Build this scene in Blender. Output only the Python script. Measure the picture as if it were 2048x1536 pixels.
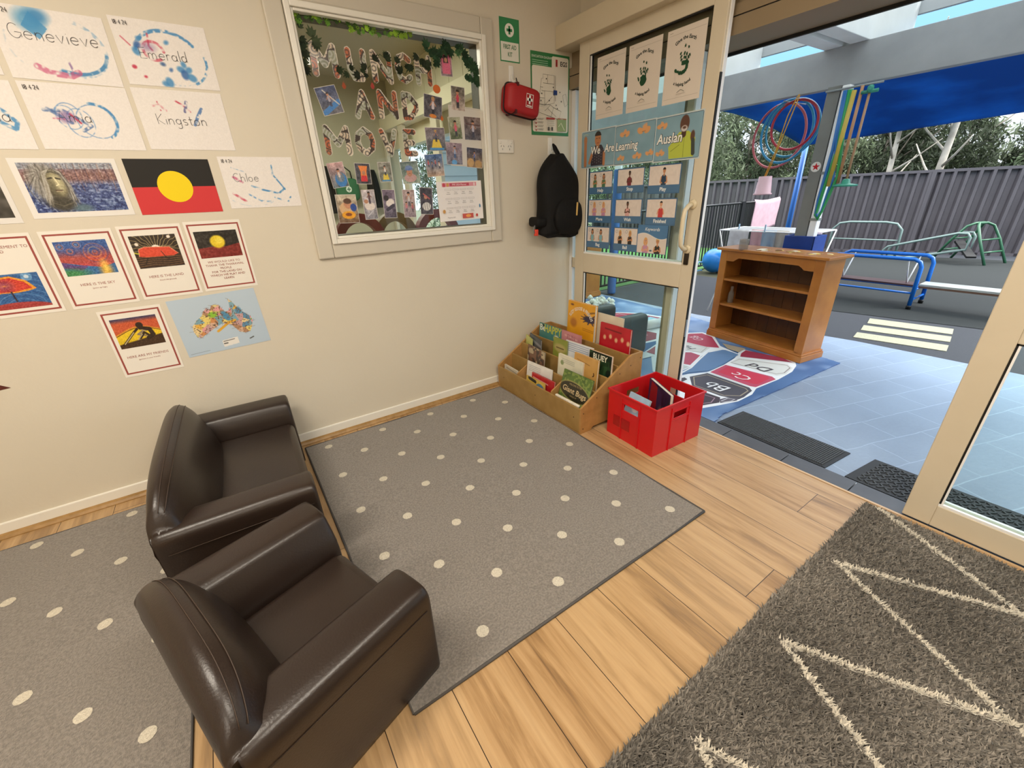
import bpy, math, random
import numpy as np
from mathutils import Vector, Matrix
pi=math.pi
random.seed(4); RNG=np.random.default_rng(7)
for o in list(bpy.data.objects): bpy.data.objects.remove(o)
SC=bpy.context.scene; COL=SC.collection
# ------------------------------------------------ camera
def basis(a,b,c):
    f=np.array([math.cos(a)*math.cos(b),math.sin(a)*math.cos(b),math.sin(b)])
    r=np.array([math.sin(a),-math.cos(a),0.]); u=np.cross(r,f)
    return r*math.cos(c)+u*math.sin(c), -r*math.sin(c)+u*math.cos(c), f
FPX=826.77
CR,CU,CF=basis(math.radians(56.83),math.radians(-24.424),math.radians(-2.481))
CAM=np.array([0,0,1.27])
cd=bpy.data.cameras.new('camera'); cam=bpy.data.objects.new('camera',cd); COL.objects.link(cam)
cd.sensor_width=36; cd.lens=FPX/2048*36; cd.clip_start=.02; cd.clip_end=300
cam.matrix_world=Matrix(((CR[0],CU[0],-CF[0],CAM[0]),(CR[1],CU[1],-CF[1],CAM[1]),(CR[2],CU[2],-CF[2],CAM[2]),(0,0,0,1)))
SC.camera=cam
def hit(x,y,ax,v):       # where the sight line of a photo pixel meets a real plane (floor, wall)
    d=CF+CR*(x-1024)/FPX-CU*(y-768)/FPX; t=(v-CAM[ax])/d[ax]; return CAM+d*t
# ------------------------------------------------ world, sun, lamps, exposure
SC.view_settings.view_transform='Standard'; SC.view_settings.look='None'
SC.view_settings.gamma=1; SC.view_settings.use_curve_mapping=False
SC.view_settings.exposure=0.5
w=bpy.data.worlds.new('sky'); SC.world=w; w.use_nodes=True
nt=w.node_tree; nt.nodes.clear()
tc=nt.nodes.new('ShaderNodeTexCoord'); sx=nt.nodes.new('ShaderNodeSeparateXYZ'); cr=nt.nodes.new('ShaderNodeValToRGB')
bg=nt.nodes.new('ShaderNodeBackground'); ow=nt.nodes.new('ShaderNodeOutputWorld')
nt.links.new(tc.outputs['Generated'],sx.inputs[0]); nt.links.new(sx.outputs['Z'],cr.inputs[0])
RE=cr.color_ramp.elements
while len(RE)<6: RE.new(.5)
for el_,(p_,c_) in zip(RE,((0,(.19,.205,.22)),(.13,(.18,.21,.235)),(.165,(.065,.135,.21)),(.34,(.08,.15,.22)),(.55,(.86,.88,.92)),(1,(1,1,1)))): el_.position=p_; el_.color=(*c_,1)
nt.links.new(cr.outputs[0],bg.inputs[0]); nt.links.new(bg.outputs[0],ow.inputs[0])
bg.inputs[1].default_value=4.6
def light(name,kind,loc,rot,power,color,**k):
    l=bpy.data.lights.new(name,kind); l.energy=power; l.color=color
    for a,b in k.items(): setattr(l,a,b)
    o=bpy.data.objects.new(name,l); COL.objects.link(o); o.location=loc; o.rotation_euler=rot; return o
light('sun','SUN',(8,-3,9),(math.radians(38),math.radians(30),0),3.0,(1,.96,.9),angle=math.radians(18))
WARM=(1,.90,.76)
light('ceiling_panel_light','AREA',(-.9,.9,2.55),(0,0,0),36,WARM,shape='RECTANGLE',size=1.2,size_y=.3)
light('ceiling_panel_light','AREA',(.7,-.3,2.55),(0,0,0),32,WARM,shape='RECTANGLE',size=1.2,size_y=.3)
light('ceiling_panel_light','AREA',(-1.2,-1.4,2.55),(0,0,0),27,WARM,shape='RECTANGLE',size=1.2,size_y=.3)
light('next_room_light','AREA',(.6,4.3,2.5),(0,0,0),40,(1,.93,.78),shape='RECTANGLE',size=1.2,size_y=.6)
# ------------------------------------------------ colour + materials
def lin(c):
    c=np.asarray(c,float); return np.where(c<=.04045,c/12.92,((c+.055)/1.055)**2.4)
def hx(s): return np.array([int(s[i:i+2],16)/255 for i in (0,2,4)])
def hl(s): return tuple(lin(hx(s)))+(1,)
MATS={}
def mat(name,col=None,rough=.6,metal=0,bump=None,noise=None,spec=.5,alpha=1,trans=None,sheen=0):
    """bump=(scale,strength,distance) noise=(scale,hex,amount)"""
    if name in MATS: return MATS[name]
    m=bpy.data.materials.new(name); m.use_nodes=True; n=m.node_tree.nodes; L=m.node_tree.links
    p=n['Principled BSDF']; p.inputs['Roughness'].default_value=rough; p.inputs['Metallic'].default_value=metal
    p.inputs['Specular IOR Level'].default_value=spec
    if sheen: p.inputs['Sheen Weight'].default_value=sheen
    tcn=n.new('ShaderNodeTexCoord')
    if col: p.inputs['Base Color'].default_value=hl(col)
    if noise:
        t=n.new('ShaderNodeTexNoise'); t.inputs['Scale'].default_value=noise[0]; t.inputs['Detail'].default_value=5
        L.new(tcn.outputs['Object'],t.inputs['Vector'])
        mp=n.new('ShaderNodeMapRange'); mp.inputs[1].default_value=.35; mp.inputs[2].default_value=.65; mp.inputs[4].default_value=noise[2]
        L.new(t.outputs['Fac'],mp.inputs[0])
        mx=n.new('ShaderNodeMix'); mx.data_type='RGBA'; mx.inputs[6].default_value=hl(col); mx.inputs[7].default_value=hl(noise[1])
        L.new(mp.outputs[0],mx.inputs[0]); L.new(mx.outputs[2],p.inputs['Base Color'])
    if bump:
        t=n.new('ShaderNodeTexNoise'); t.inputs['Scale'].default_value=bump[0]; t.inputs['Detail'].default_value=3
        L.new(tcn.outputs['Object'],t.inputs['Vector'])
        b=n.new('ShaderNodeBump'); b.inputs['Strength'].default_value=bump[1]; b.inputs['Distance'].default_value=bump[2]
        L.new(t.outputs['Fac'],b.inputs['Height']); L.new(b.outputs[0],p.inputs['Normal'])
    if trans:
        p.inputs['Alpha'].default_value=trans
    MATS[name]=m; return m
def attr_mat(name,rough,spec=.5,coat=0,two=False):
    if name in MATS: return MATS[name]
    m=bpy.data.materials.new(name); m.use_nodes=True; n=m.node_tree.nodes; L=m.node_tree.links; p=n['Principled BSDF']
    a=n.new('ShaderNodeAttribute'); a.attribute_name='Col'; L.new(a.outputs['Color'],p.inputs['Base Color'])
    p.inputs['Roughness'].default_value=rough; p.inputs['Specular IOR Level'].default_value=spec; p.inputs['Coat Weight'].default_value=coat
    p.inputs['Coat Roughness'].default_value=.12
    if two:
        p.inputs['Subsurface Weight'].default_value=0
        tr=n.new('ShaderNodeBsdfTranslucent'); L.new(a.outputs['Color'],tr.inputs['Color']); ms=n.new('ShaderNodeMixShader'); ms.inputs[0].default_value=.35
        L.new(p.outputs[0],ms.inputs[1]); L.new(tr.outputs[0],ms.inputs[2]); L.new(ms.outputs[0],n['Material Output'].inputs[0])
    MATS[name]=m; return m
def glass_mat(name,tint='f4faf8',rough=0,k=1.0):
    if name in MATS: return MATS[name]
    m=bpy.data.materials.new(name); m.use_nodes=True; n=m.node_tree.nodes; L=m.node_tree.links; n.clear()
    o=n.new('ShaderNodeOutputMaterial'); t=n.new('ShaderNodeBsdfTransparent'); g=n.new('ShaderNodeBsdfGlossy'); f=n.new('ShaderNodeFresnel'); x=n.new('ShaderNodeMixShader')
    t.inputs[0].default_value=hl(tint); g.inputs['Roughness'].default_value=rough; f.inputs[0].default_value=1.45
    mu=n.new('ShaderNodeMath'); mu.operation='MULTIPLY'; mu.inputs[1].default_value=k; L.new(f.outputs[0],mu.inputs[0])
    ge=n.new('ShaderNodeNewGeometry'); sb=n.new('ShaderNodeMath'); sb.operation='SUBTRACT'; sb.inputs[0].default_value=1; L.new(ge.outputs['Backfacing'],sb.inputs[1]); m2=n.new('ShaderNodeMath'); m2.operation='MULTIPLY'; L.new(mu.outputs[0],m2.inputs[0]); L.new(sb.outputs[0],m2.inputs[1]); L.new(m2.outputs[0],x.inputs[0]); L.new(t.outputs[0],x.inputs[1]); L.new(g.outputs[0],x.inputs[2]); L.new(x.outputs[0],o.inputs[0])
    MATS[name]=m; return m
PRINT=attr_mat('printed_paper',.6,.3); GLOSS=attr_mat('laminated_print',.35,.5,.25); LEAF=attr_mat('leaf',.6,.3,two=True); PILE=attr_mat('carpet_pile',.95,.1)
PLAS=attr_mat('painted_plastic',.4,.5)
# ------------------------------------------------ tags and objects
def tag(o,label=None,cat=None,group=None,kind=None):
    if label: o['label']=label
    if cat: o['category']=cat
    if group: o['group']=group
    if kind: o['kind']=kind
    return o
def thing(name,label,cat,loc=(0,0,0),rz=0,group=None,rot=None):
    o=bpy.data.objects.new(name,None); COL.objects.link(o); o.location=loc; o.rotation_euler=rot or (0,0,rz); o.empty_display_size=.05
    return tag(o,label,cat,group)
def copy_tree(o,parent=None):
    c=o.copy(); COL.objects.link(c)
    if parent: c.parent=parent; c.matrix_parent_inverse=o.matrix_parent_inverse
    for ch in list(KIDS.get(o.name,[])): copy_tree(ch,c)
    return c
KIDS={}
class MB:
    def __init__(s): s.v=[]; s.f=[]; s.mi=[]; s.sm=[]; s.m=0; s.col=None; s.cols=[]
    def add(s,vs,fs,smooth=False):
        b=len(s.v); s.v+= [tuple(map(float,p)) for p in vs]; s.cols+=[s.col]*len(vs)
        for f in fs: s.f.append([b+i for i in f]); s.mi.append(s.m); s.sm.append(smooth)
        return s
    def box(s,x0,x1,y0,y1,z0,z1,M=None):
        vs=[(x,y,z) for z in (z0,z1) for y in (y0,y1) for x in (x0,x1)]
        if M is not None: vs=[M@Vector(p) for p in vs]
        return s.add(vs,[(0,2,3,1),(4,5,7,6),(0,1,5,4),(2,6,7,3),(0,4,6,2),(1,3,7,5)])
    def rbox(s,x0,x1,y0,y1,z0,z1,r=.01,seg=3,M=None,smooth=True):
        """box with rounded vertical+top edges: superellipsoid-like via rounded rings"""
        cx,cy,cz=(x0+x1)/2,(y0+y1)/2,(z0+z1)/2; hx_,hy,hz=(x1-x0)/2,(y1-y0)/2,(z1-z0)/2; r=min(r,hx_,hy,hz)
        rings=[]
        n=4*(seg+1)
        def ring(ins,z):
            out=[]
            for q,(sx_,sy) in enumerate(((1,1),(-1,1),(-1,-1),(1,-1))):
                for k in range(seg+1):
                    a=pi/2*q+pi/2*k/seg
                    rr=max(r-ins,0)
                    out.append((cx+sx_*(hx_-r)+rr*math.cos(a),cy+sy*(hy-r)+rr*math.sin(a),z))
            return out
        for k in range(seg+1):
            a=pi/2*k/seg; rings.append(ring(r-r*math.sin(a),cz-hz+r-r*math.cos(a)))
        for k in range(seg+1):
            a=pi/2*(seg-k)/seg; rings.append(ring(r-r*math.sin(a),cz+hz-r+r*math.cos(a)))
        vs=[p for R_ in rings for p in R_]
        if M is not None: vs=[M@Vector(p) for p in vs]
        fs=[]
        for i in range(len(rings)-1):
            for j in range(n):
                fs.append((i*n+j,i*n+(j+1)%n,(i+1)*n+(j+1)%n,(i+1)*n+j))
        fs.append(tuple(reversed(range(n)))); fs.append(tuple(range((len(rings)-1)*n,len(rings)*n)))
        return s.add(vs,fs,smooth)
    def prism(s,pts,a0,a1,axis=1,M=None,smooth=False):
        """polygon (p,q) extruded along axis; axis 0: (y,z) 1: (x,z) 2: (x,y)"""
        def mk(p,a): return {0:(a,p[0],p[1]),1:(p[0],a,p[1]),2:(p[0],p[1],a)}[axis]
        n=len(pts); vs=[mk(p,a0) for p in pts]+[mk(p,a1) for p in pts]
        if M is not None: vs=[M@Vector(p) for p in vs]
        s.add(vs,[(i,(i+1)%n,n+(i+1)%n,n+i) for i in range(n)],smooth)
        b=len(s.v)-2*n
        for f in (list(range(n))[::-1],list(range(n,2*n))): s.f.append([b+i for i in f]); s.mi.append(s.m); s.sm.append(False)
        return s
    def tube(s,pts,r,seg=8,closed=False,caps=True):
        P=[Vector(p) for p in pts]; n=len(P); vs=[]; up=None
        for i in range(n):
            a=P[(i-1)%n] if (closed or i>0) else P[i]; b=P[(i+1)%n] if (closed or i<n-1) else P[i]
            t=(b-a).normalized()
            if up is None: up=Vector((0,0,1)) if abs(t.z)<.9 else Vector((1,0,0))
            x=(up-t*up.dot(t))
            if x.length<1e-5: x=t.orthogonal()
            x.normalize(); up=x; y=t.cross(x)
            rr=r[i] if isinstance(r,(list,tuple)) else r
            for k in range(seg):
                c=2*pi*k/seg; vs.append(P[i]+x*rr*math.cos(c)+y*rr*math.sin(c))
        fs=[]
        for i in range(n if closed else n-1):
            for k in range(seg):
                j=(i+1)%n; fs.append((i*seg+k,i*seg+(k+1)%seg,j*seg+(k+1)%seg,j*seg+k))
        if not closed and caps: fs+= [tuple(reversed(range(seg))),tuple(range((n-1)*seg,n*seg))]
        return s.add(vs,fs,True)
    def lathe(s,prof,seg=20,M=None,c=(0,0,0)):
        vs=[]
        for r,z in prof:
            for k in range(seg):
                a=2*pi*k/seg; vs.append(Vector((c[0]+r*math.cos(a),c[1]+r*math.sin(a),c[2]+z)))
        if M is not None: vs=[M@p for p in vs]
        n=len(prof)
        fs=[(i*seg+k,i*seg+(k+1)%seg,(i+1)*seg+(k+1)%seg,(i+1)*seg+k) for i in range(n-1) for k in range(seg)]
        fs+=[tuple(reversed(range(seg))),tuple(range((n-1)*seg,n*seg))]
        return s.add(vs,fs,True)
    def grid(s,fn,nu,nv,smooth=True,cu=False,cv=False):
        vs=[fn(i/(nu if cu else nu-1),j/(nv if cv else nv-1)) for i in range(nu) for j in range(nv)]
        fs=[(i*nv+j,((i+1)%nu)*nv+j,((i+1)%nu)*nv+(j+1)%nv,i*nv+(j+1)%nv) for i in range(nu if cu else nu-1) for j in range(nv if cv else nv-1)]
        return s.add(vs,fs,smooth)
    def build(s,name,mats,parent=None,bevel=0,solid=0,loc=None,subsurf=0):
        me=bpy.data.meshes.new(name); me.from_pydata(s.v,[],s.f)
        for m in (mats if isinstance(mats,(list,tuple)) else [mats]): me.materials.append(m)
        me.polygons.foreach_set('material_index',s.mi); me.polygons.foreach_set('use_smooth',s.sm)
        if any(c is not None for c in s.cols):
            a=me.color_attributes.new('Col','FLOAT_COLOR','POINT'); arr=np.ones((len(s.v),4)); 
            for i,c in enumerate(s.cols):
                if c is not None: arr[i,:3]=c
            arr[:,:3]=lin(arr[:,:3]); a.data.foreach_set('color',arr.ravel())
        me.update(); o=bpy.data.objects.new(name,me); COL.objects.link(o)
        if parent: o.parent=parent; KIDS.setdefault(parent.name,[]).append(o)
        if loc is not None: o.location=loc
        if bevel:
            b=o.modifiers.new('bevel','BEVEL'); b.width=bevel; b.segments=2; b.limit_method='ANGLE'; b.angle_limit=math.radians(40)
        if solid:
            b=o.modifiers.new('solid','SOLIDIFY'); b.thickness=solid; b.offset=0
        if subsurf:
            b=o.modifiers.new('sub','SUBSURF'); b.levels=subsurf; b.render_levels=subsurf
        return o
def struct(name,mb,m,parent=None,**k):
    o=mb.build(name,m,parent,**k)
    if not parent: o['kind']='structure'
    return o
def RZ(a): return Matrix.Rotation(a,4,'Z')
def TR(*p): return Matrix.Translation(p)
# ------------------------------------------------ raster pictures (vertex colours of a fine mesh = the print on a sheet)
def vnoise(H,W,sc,seed=0,asp=1.0):
    r=np.random.default_rng(seed); n=int(sc)+3; m=int(sc*asp)+3; g=r.random((n,m))
    y=np.linspace(0,sc,H); x=np.linspace(0,sc*asp,W); yi=y.astype(int); xi=x.astype(int); fy=(y-yi)[:,None]; fx=(x-xi)[None]
    fy=fy*fy*(3-2*fy); fx=fx*fx*(3-2*fx)
    return (g[yi][:,xi]*(1-fy)*(1-fx)+g[yi+1][:,xi]*fy*(1-fx)+g[yi][:,xi+1]*(1-fy)*fx+g[yi+1][:,xi+1]*fy*fx)
class Im:
    """picture in 0..asp (right) x 0..1 (up)"""
    def __init__(s,W,H,bg,seed=1):
        s.W,s.H=W,H; s.asp=W/H; s.a=np.ones((H,W,3))*hx(bg); s.X,s.Y=np.meshgrid((np.arange(W)+.5)/H,(np.arange(H)+.5)/H); s.seed=seed; s.mask=None
    def put(s,m,c,al=1.0):
        m=np.clip(m,0,1)[...,None]*al; s.a=s.a*(1-m)+(hx(c) if isinstance(c,str) else np.asarray(c))*m; return s
    def n(s,sc,amp=None):
        s.seed+=1; return vnoise(s.H,s.W,sc,s.seed,s.asp)
    def ell(s,cx,cy,rx,ry,c,al=1,soft=.01,rot=0):
        X=s.X-cx;Y=s.Y-cy;ca,sa=math.cos(rot),math.sin(rot)
        d=(np.sqrt(((X*ca+Y*sa)/rx)**2+((-X*sa+Y*ca)/ry)**2)-1)*min(rx,ry); return s.put(.5-d/(soft*2),c,al)
    def poly(s,pts,c,al=1):
        ins=np.zeros_like(s.X,bool); n=len(pts)
        for i in range(n):
            (x1,y1),(x2,y2)=pts[i],pts[(i+1)%n]
            if y1==y2: continue
            ins^=((y1>s.Y)!=(y2>s.Y))&(s.X<(x2-x1)*(s.Y-y1)/(y2-y1)+x1)
        return s.put(ins*1.,c,al)
    def dist(s,pts):
        D=np.full_like(s.X,9.)
        for (x1,y1),(x2,y2) in zip(pts[:-1],pts[1:]):
            dx,dy=x2-x1,y2-y1; L2=dx*dx+dy*dy+1e-12; t=np.clip(((s.X-x1)*dx+(s.Y-y1)*dy)/L2,0,1)
            D=np.minimum(D,np.hypot(s.X-x1-t*dx,s.Y-y1-t*dy))
        return D
    def line(s,pts,w,c,al=1,rough=0,soft=None):
        D=s.dist(pts); 
        if soft is None: soft=1.2/s.H
        m=np.clip((w/2-D)/soft+.5,0,1)
        if rough: m=m*np.clip(s.n(26)*2.2-rough,0,1)
        return s.put(m,c,al)
    def arc(s,cx,cy,rx,ry,a0,a1,w,c,al=1,rough=0,n=24,rot=0):
        ca,sa=math.cos(rot),math.sin(rot)
        P=[]
        for k in range(n+1):
            t=math.radians(a0+(a1-a0)*k/n); x,y=rx*math.cos(t),ry*math.sin(t); P.append((cx+x*ca-y*sa,cy+x*sa+y*ca))
        return s.line(P,w,c,al,rough)
    def grad(s,c0,c1,y0=0,y1=1):
        t=np.clip((s.Y-y0)/(y1-y0),0,1)[...,None]; s.a=hx(c0)*(1-t)+hx(c1)*t; return s
    def speck(s,sc,amp):
        s.a=np.clip(s.a+(s.n(sc)[...,None]-.5)*amp,0,1); return s
class Cv:
    """flat printed sheet: layers of coloured geometry a fraction of a millimetre apart"""
    EPS=.00016
    def __init__(s,w,h,bg=None,thick=.0006,pad=0): 
        s.V=[];s.F=[];s.C=[];s.n=0;s.w,s.h=w,h;s.L=thick
        if bg:
            s.mb_box(-pad,w+pad,-pad,h+pad,thick,bg)
            s.L+=s.EPS
    def _add(s,V,F,C):
        b=s.n; s.V.append(np.asarray(V,float)); s.C.append(np.asarray(C,float)); s.F+= [[b+i for i in f] for f in F]; s.n+=len(V)
    def mb_box(s,u0,u1,v0,v1,t,c):
        V=[(u,v,w_) for w_ in (0,t) for v in (v0,v1) for u in (u0,u1)]
        s._add(V,[(0,2,3,1),(4,5,7,6),(0,1,5,4),(2,6,7,3),(0,4,6,2),(1,3,7,5)],[hx(c)]*8)
    def poly(s,pts,c,step=True):
        s._add([(p[0],p[1],s.L) for p in pts],[list(range(len(pts)))],[hx(c)]*len(pts)); 
        if step: s.L+=s.EPS
        return s
    def rect(s,u0,v0,u1,v1,c,step=True): return s.poly([(u0,v0),(u1,v0),(u1,v1),(u0,v1)],c,step)
    def rrect(s,u0,v0,u1,v1,r,c):
        P=[]
        for (cx,cy,a) in ((u1-r,v0+r,-90),(u1-r,v1-r,0),(u0+r,v1-r,90),(u0+r,v0+r,180)):
            for k in range(5): t=math.radians(a+90*k/4); P.append((cx+r*math.cos(t),cy+r*math.sin(t)))
        return s.poly(P,c)
    def frame(s,u0,v0,u1,v1,t,c):
        s.rect(u0,v0,u1,v0+t,c,0); s.rect(u0,v1-t,u1,v1,c,0); s.rect(u0,v0+t,u0+t,v1-t,c,0); return s.rect(u1-t,v0+t,u1,v1-t,c)
    def ell(s,cx,cy,rx,ry,c,n=20,rot=0):
        ca,sa=math.cos(rot),math.sin(rot)
        return s.poly([(cx+rx*math.cos(2*pi*k/n)*ca-ry*math.sin(2*pi*k/n)*sa,cy+rx*math.cos(2*pi*k/n)*sa+ry*math.sin(2*pi*k/n)*ca) for k in range(n)],c)
    def line(s,pts,w,c,closed=False):
        P=[np.array(p,float) for p in pts]
        if closed: P.append(P[0])
        V=[];F=[]
        for i,p in enumerate(P):
            a=P[i-1] if i else (P[-2] if closed else p); b=P[i+1] if i<len(P)-1 else (P[1] if closed else p)
            t=b-a; t=t/(np.linalg.norm(t)+1e-9); nn=np.array([-t[1],t[0]])*w/2
            V+=[(p[0]+nn[0],p[1]+nn[1],s.L),(p[0]-nn[0],p[1]-nn[1],s.L)]
            if i: F.append((2*i-2,2*i-1,2*i+1,2*i))
        s._add(V,F,[hx(c)]*len(V)); s.L+=s.EPS; return s
    def text(s,t,u,v,h,c,al='C',bold=0,shear=0,arc=None,rot=0,sx=1,base=True):
        V,F,W=text_geo(t,bold,shear); V=V*np.array([h*sx,h]); W=W*h*sx
        off={'C':-W/2,'L':0,'R':-W}[al]; x=V[:,0]+off; y=V[:,1]
        if arc:
            R_=arc; a=x/abs(R_)
            if R_>0: x2=(R_+y)*np.sin(a); y2=(R_+y)*np.cos(a)-R_
            else: x2=(-R_-y)*np.sin(a); y2=R_*-1-(-R_-y)*np.cos(a)
            x,y=x2,y2
        ca,sa=math.cos(rot),math.sin(rot); x,y=x*ca-y*sa,x*sa+y*ca
        s._add(np.stack([x+u,y+v,np.full(len(x),s.L)],1),F,[hx(c)]*len(x)); s.L+=s.EPS; return s
    def img(s,im,u0,v0,u1,v1):
        H,W=im.H,im.W; us=np.linspace(u0,u1,W+1); vs=np.linspace(v0,v1,H+1)
        U,Vv=np.meshgrid(us,vs); A=np.pad(im.a,((0,1),(0,1),(0,0)),'edge')
        # vertices take the pixel at their corner
        idx=np.arange((H+1)*(W+1)).reshape(H+1,W+1); q=np.stack([idx[:-1,:-1],idx[:-1,1:],idx[1:,1:],idx[1:,:-1]],-1)
        if im.mask is not None: q=q[im.mask>.5]
        s._add(np.stack([U.ravel(),Vv.ravel(),np.full(U.size,s.L)],1),q.reshape(-1,4).tolist(),A.reshape(-1,3)); s.L+=s.EPS; return s
    def build(s,name,m,org,eu,ev,ew,parent=None,rot=0,about=None):
        V=np.concatenate(s.V); C=np.concatenate(s.C)
        me=bpy.data.meshes.new(name); me.from_pydata(V.tolist(),[],s.F); me.materials.append(m)
        a=me.color_attributes.new('Col','FLOAT_COLOR','POINT'); arr=np.ones((len(V),4)); arr[:,:3]=lin(C); a.data.foreach_set('color',arr.ravel().astype(np.float32))
        me.update(); o=bpy.data.objects.new(name,me); COL.objects.link(o)
        eu,ev,ew=Vector(eu),Vector(ev),Vector(ew)
        M=Matrix(((eu.x,ev.x,ew.x,org[0]),(eu.y,ev.y,ew.y,org[1]),(eu.z,ev.z,ew.z,org[2]),(0,0,0,1)))
        if rot: M=M@TR(s.w/2,s.h/2,0)@Matrix.Rotation(rot,4,'Z')@TR(-s.w/2,-s.h/2,0)
        if parent: o.parent=parent; KIDS.setdefault(parent.name,[]).append(o)
        o.matrix_local=M if parent else M; return o
TG={}
def text_geo(t,bold,shear):
    k=(t,bold,shear)
    if k in TG: return TG[k]
    c=bpy.data.curves.new('t','FONT'); c.body=t; c.size=1.0/.72; c.resolution_u=2; c.offset=bold; c.shear=shear
    o=bpy.data.objects.new('t',c); COL.objects.link(o); dg=bpy.context.evaluated_depsgraph_get(); me=bpy.data.meshes.new_from_object(o.evaluated_get(dg))
    V=np.zeros(len(me.vertices)*3); me.vertices.foreach_get('co',V); V=V.reshape(-1,3)[:,:2]
    F=[list(p.vertices) for p in me.polygons]; mn=V[:,0].min() if len(V) else 0; V=V-np.array([mn,0]); W=V[:,0].max() if len(V) else 0
    bpy.data.objects.remove(o); bpy.data.curves.remove(c); bpy.data.meshes.remove(me); TG[k]=(V,F,W); return TG[k]
YA=2.42; XB=2.06
def onA(c,name,x,z,label,cat,m=None,group=None,rot=0,off=.0005,Y=None):   # hung on the poster wall, lower left corner at x,z
    o=c.build(name,m or PRINT,(x,(YA if Y is None else Y)-off,z),(1,0,0),(0,0,1),(0,-1,0),rot=rot); return tag(o,label,cat,group)
def onB(c,name,y,z,label,cat,m=None,group=None,rot=0,X=XB,off=.0005):     # taped on the sliding door, left edge at y
    o=c.build(name,m or PRINT,(X-off,y,z),(0,-1,0),(0,0,1),(-1,0,0),rot=rot); return tag(o,label,cat,group)
# ================================================= SETTING
wallm=mat('wall_paint','d8d0bf',.55,bump=(60,.12,.004),noise=(1.4,'d2c9b6',.5))
beige=mat('cream_aluminium','d5cbb6',.38,noise=(5,'ccc1aa',.45))
whitem=mat('white_gloss_paint','e9e6dc',.3); white_al=mat('white_aluminium','f2f4f6',.3)
blackrub=mat('black_rubber','0c0d0e',.6)
greige=mat('window_surround_paint','cbc4b5',.45)
GL=glass_mat('door_glass',k=.9); GLW=glass_mat('window_glass',k=1.0)
def nodes(name):
    m=bpy.data.materials.new(name); m.use_nodes=True; return m,m.node_tree.nodes,m.node_tree.links,m.node_tree.nodes['Principled BSDF']
def M_(n,L,op,a,b=None,c=None):
    x=n.new('ShaderNodeMath'); x.operation=op
    for i,v in enumerate((a,b,c)):
        if v is None: continue
        if isinstance(v,(int,float)): x.inputs[i].default_value=v
        else: L.new(v,x.inputs[i])
    return x.outputs[0]
def mixc(n,L,f,a,b,mode='MIX'):
    x=n.new('ShaderNodeMix'); x.data_type='RGBA'; x.blend_type=mode
    if isinstance(f,(int,float)): x.inputs[0].default_value=f
    else: L.new(f,x.inputs[0])
    for i,v in ((6,a),(7,b)):
        if isinstance(v,str): x.inputs[i].default_value=hl(v)
        else: L.new(v,x.inputs[i])
    return x.outputs[2]
def ramp(n,L,f,stops):
    r=n.new('ShaderNodeValToRGB'); L.new(f,r.inputs[0]); e=r.color_ramp.elements
    while len(e)<len(stops): e.new(.5)
    for el,(p,c) in zip(e,stops): el.position=p; el.color=hl(c) if isinstance(c,str) else (c,c,c,1)
    return r.outputs[0]
def tex(n,L,kind,vec,**k):
    t=n.new(kind)
    for a,b in k.items(): t.inputs[a].default_value=b
    L.new(vec,t.inputs['Vector']); return t
# timber plank floor
fm,n,L,p=nodes('oak_planks')
tcn=n.new('ShaderNodeTexCoord'); sp=n.new('ShaderNodeSeparateXYZ'); L.new(tcn.outputs['Object'],sp.inputs[0])
px=M_(n,L,'DIVIDE',M_(n,L,'SUBTRACT',sp.outputs[0],.595),.19); idx=M_(n,L,'FLOOR',px); fx=M_(n,L,'FRACT',px)
wn=n.new('ShaderNodeTexWhiteNoise'); wn.noise_dimensions='1D'; L.new(idx,wn.inputs['W'])
yo=M_(n,L,'ADD',M_(n,L,'DIVIDE',sp.outputs[1],1.9),M_(n,L,'MULTIPLY',wn.outputs[0],7.3)); fy=M_(n,L,'FRACT',yo); iy=M_(n,L,'FLOOR',yo)
cb=n.new('ShaderNodeCombineXYZ'); L.new(M_(n,L,'MULTIPLY',sp.outputs[0],13),cb.inputs[0]); L.new(M_(n,L,'ADD',sp.outputs[1],M_(n,L,'MULTIPLY',idx,3.7)),cb.inputs[1]); L.new(iy,cb.inputs[2])
g1=tex(n,L,'ShaderNodeTexNoise',cb.outputs[0],Scale=1.6,Detail=8,Roughness=.62,Distortion=.5)
cb2=n.new('ShaderNodeCombineXYZ'); L.new(M_(n,L,'MULTIPLY',sp.outputs[0],120),cb2.inputs[0]); L.new(M_(n,L,'MULTIPLY',sp.outputs[1],4),cb2.inputs[1]); L.new(idx,cb2.inputs[2])
g2=tex(n,L,'ShaderNodeTexNoise',cb2.outputs[0],Scale=1,Detail=3)
base=ramp(n,L,g1.outputs['Fac'],[(.30,'75573a'),(.42,'9f7c52'),(.52,'b9966a'),(.7,'c7a77c')])
base=mixc(n,L,M_(n,L,'MULTIPLY',g2.outputs['Fac'],.5),base,'8f6f49','MULTIPLY')
wn2=n.new('ShaderNodeTexWhiteNoise'); wn2.noise_dimensions='2D'; cb3=n.new('ShaderNodeCombineXYZ'); L.new(idx,cb3.inputs[0]); L.new(iy,cb3.inputs[1]); L.new(cb3.outputs[0],wn2.inputs['Vector'])
base=mixc(n,L,M_(n,L,'MULTIPLY',wn2.outputs[0],.28),base,'d6b88c')
seam=M_(n,L,'MAXIMUM',M_(n,L,'LESS_THAN',fx,.012),M_(n,L,'LESS_THAN',fy,.0012))
base=mixc(n,L,seam,base,'2a1d12'); L.new(base,p.inputs['Base Color'])
p.inputs['Roughness'].default_value=.33; p.inputs['Specular IOR Level'].default_value=.5
b=n.new('ShaderNodeBump'); b.inputs['Strength'].default_value=.25; b.inputs['Distance'].default_value=.002
L.new(M_(n,L,'SUBTRACT',g2.outputs['Fac'],seam),b.inputs['Height']); L.new(b.outputs[0],p.inputs['Normal'])
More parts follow.
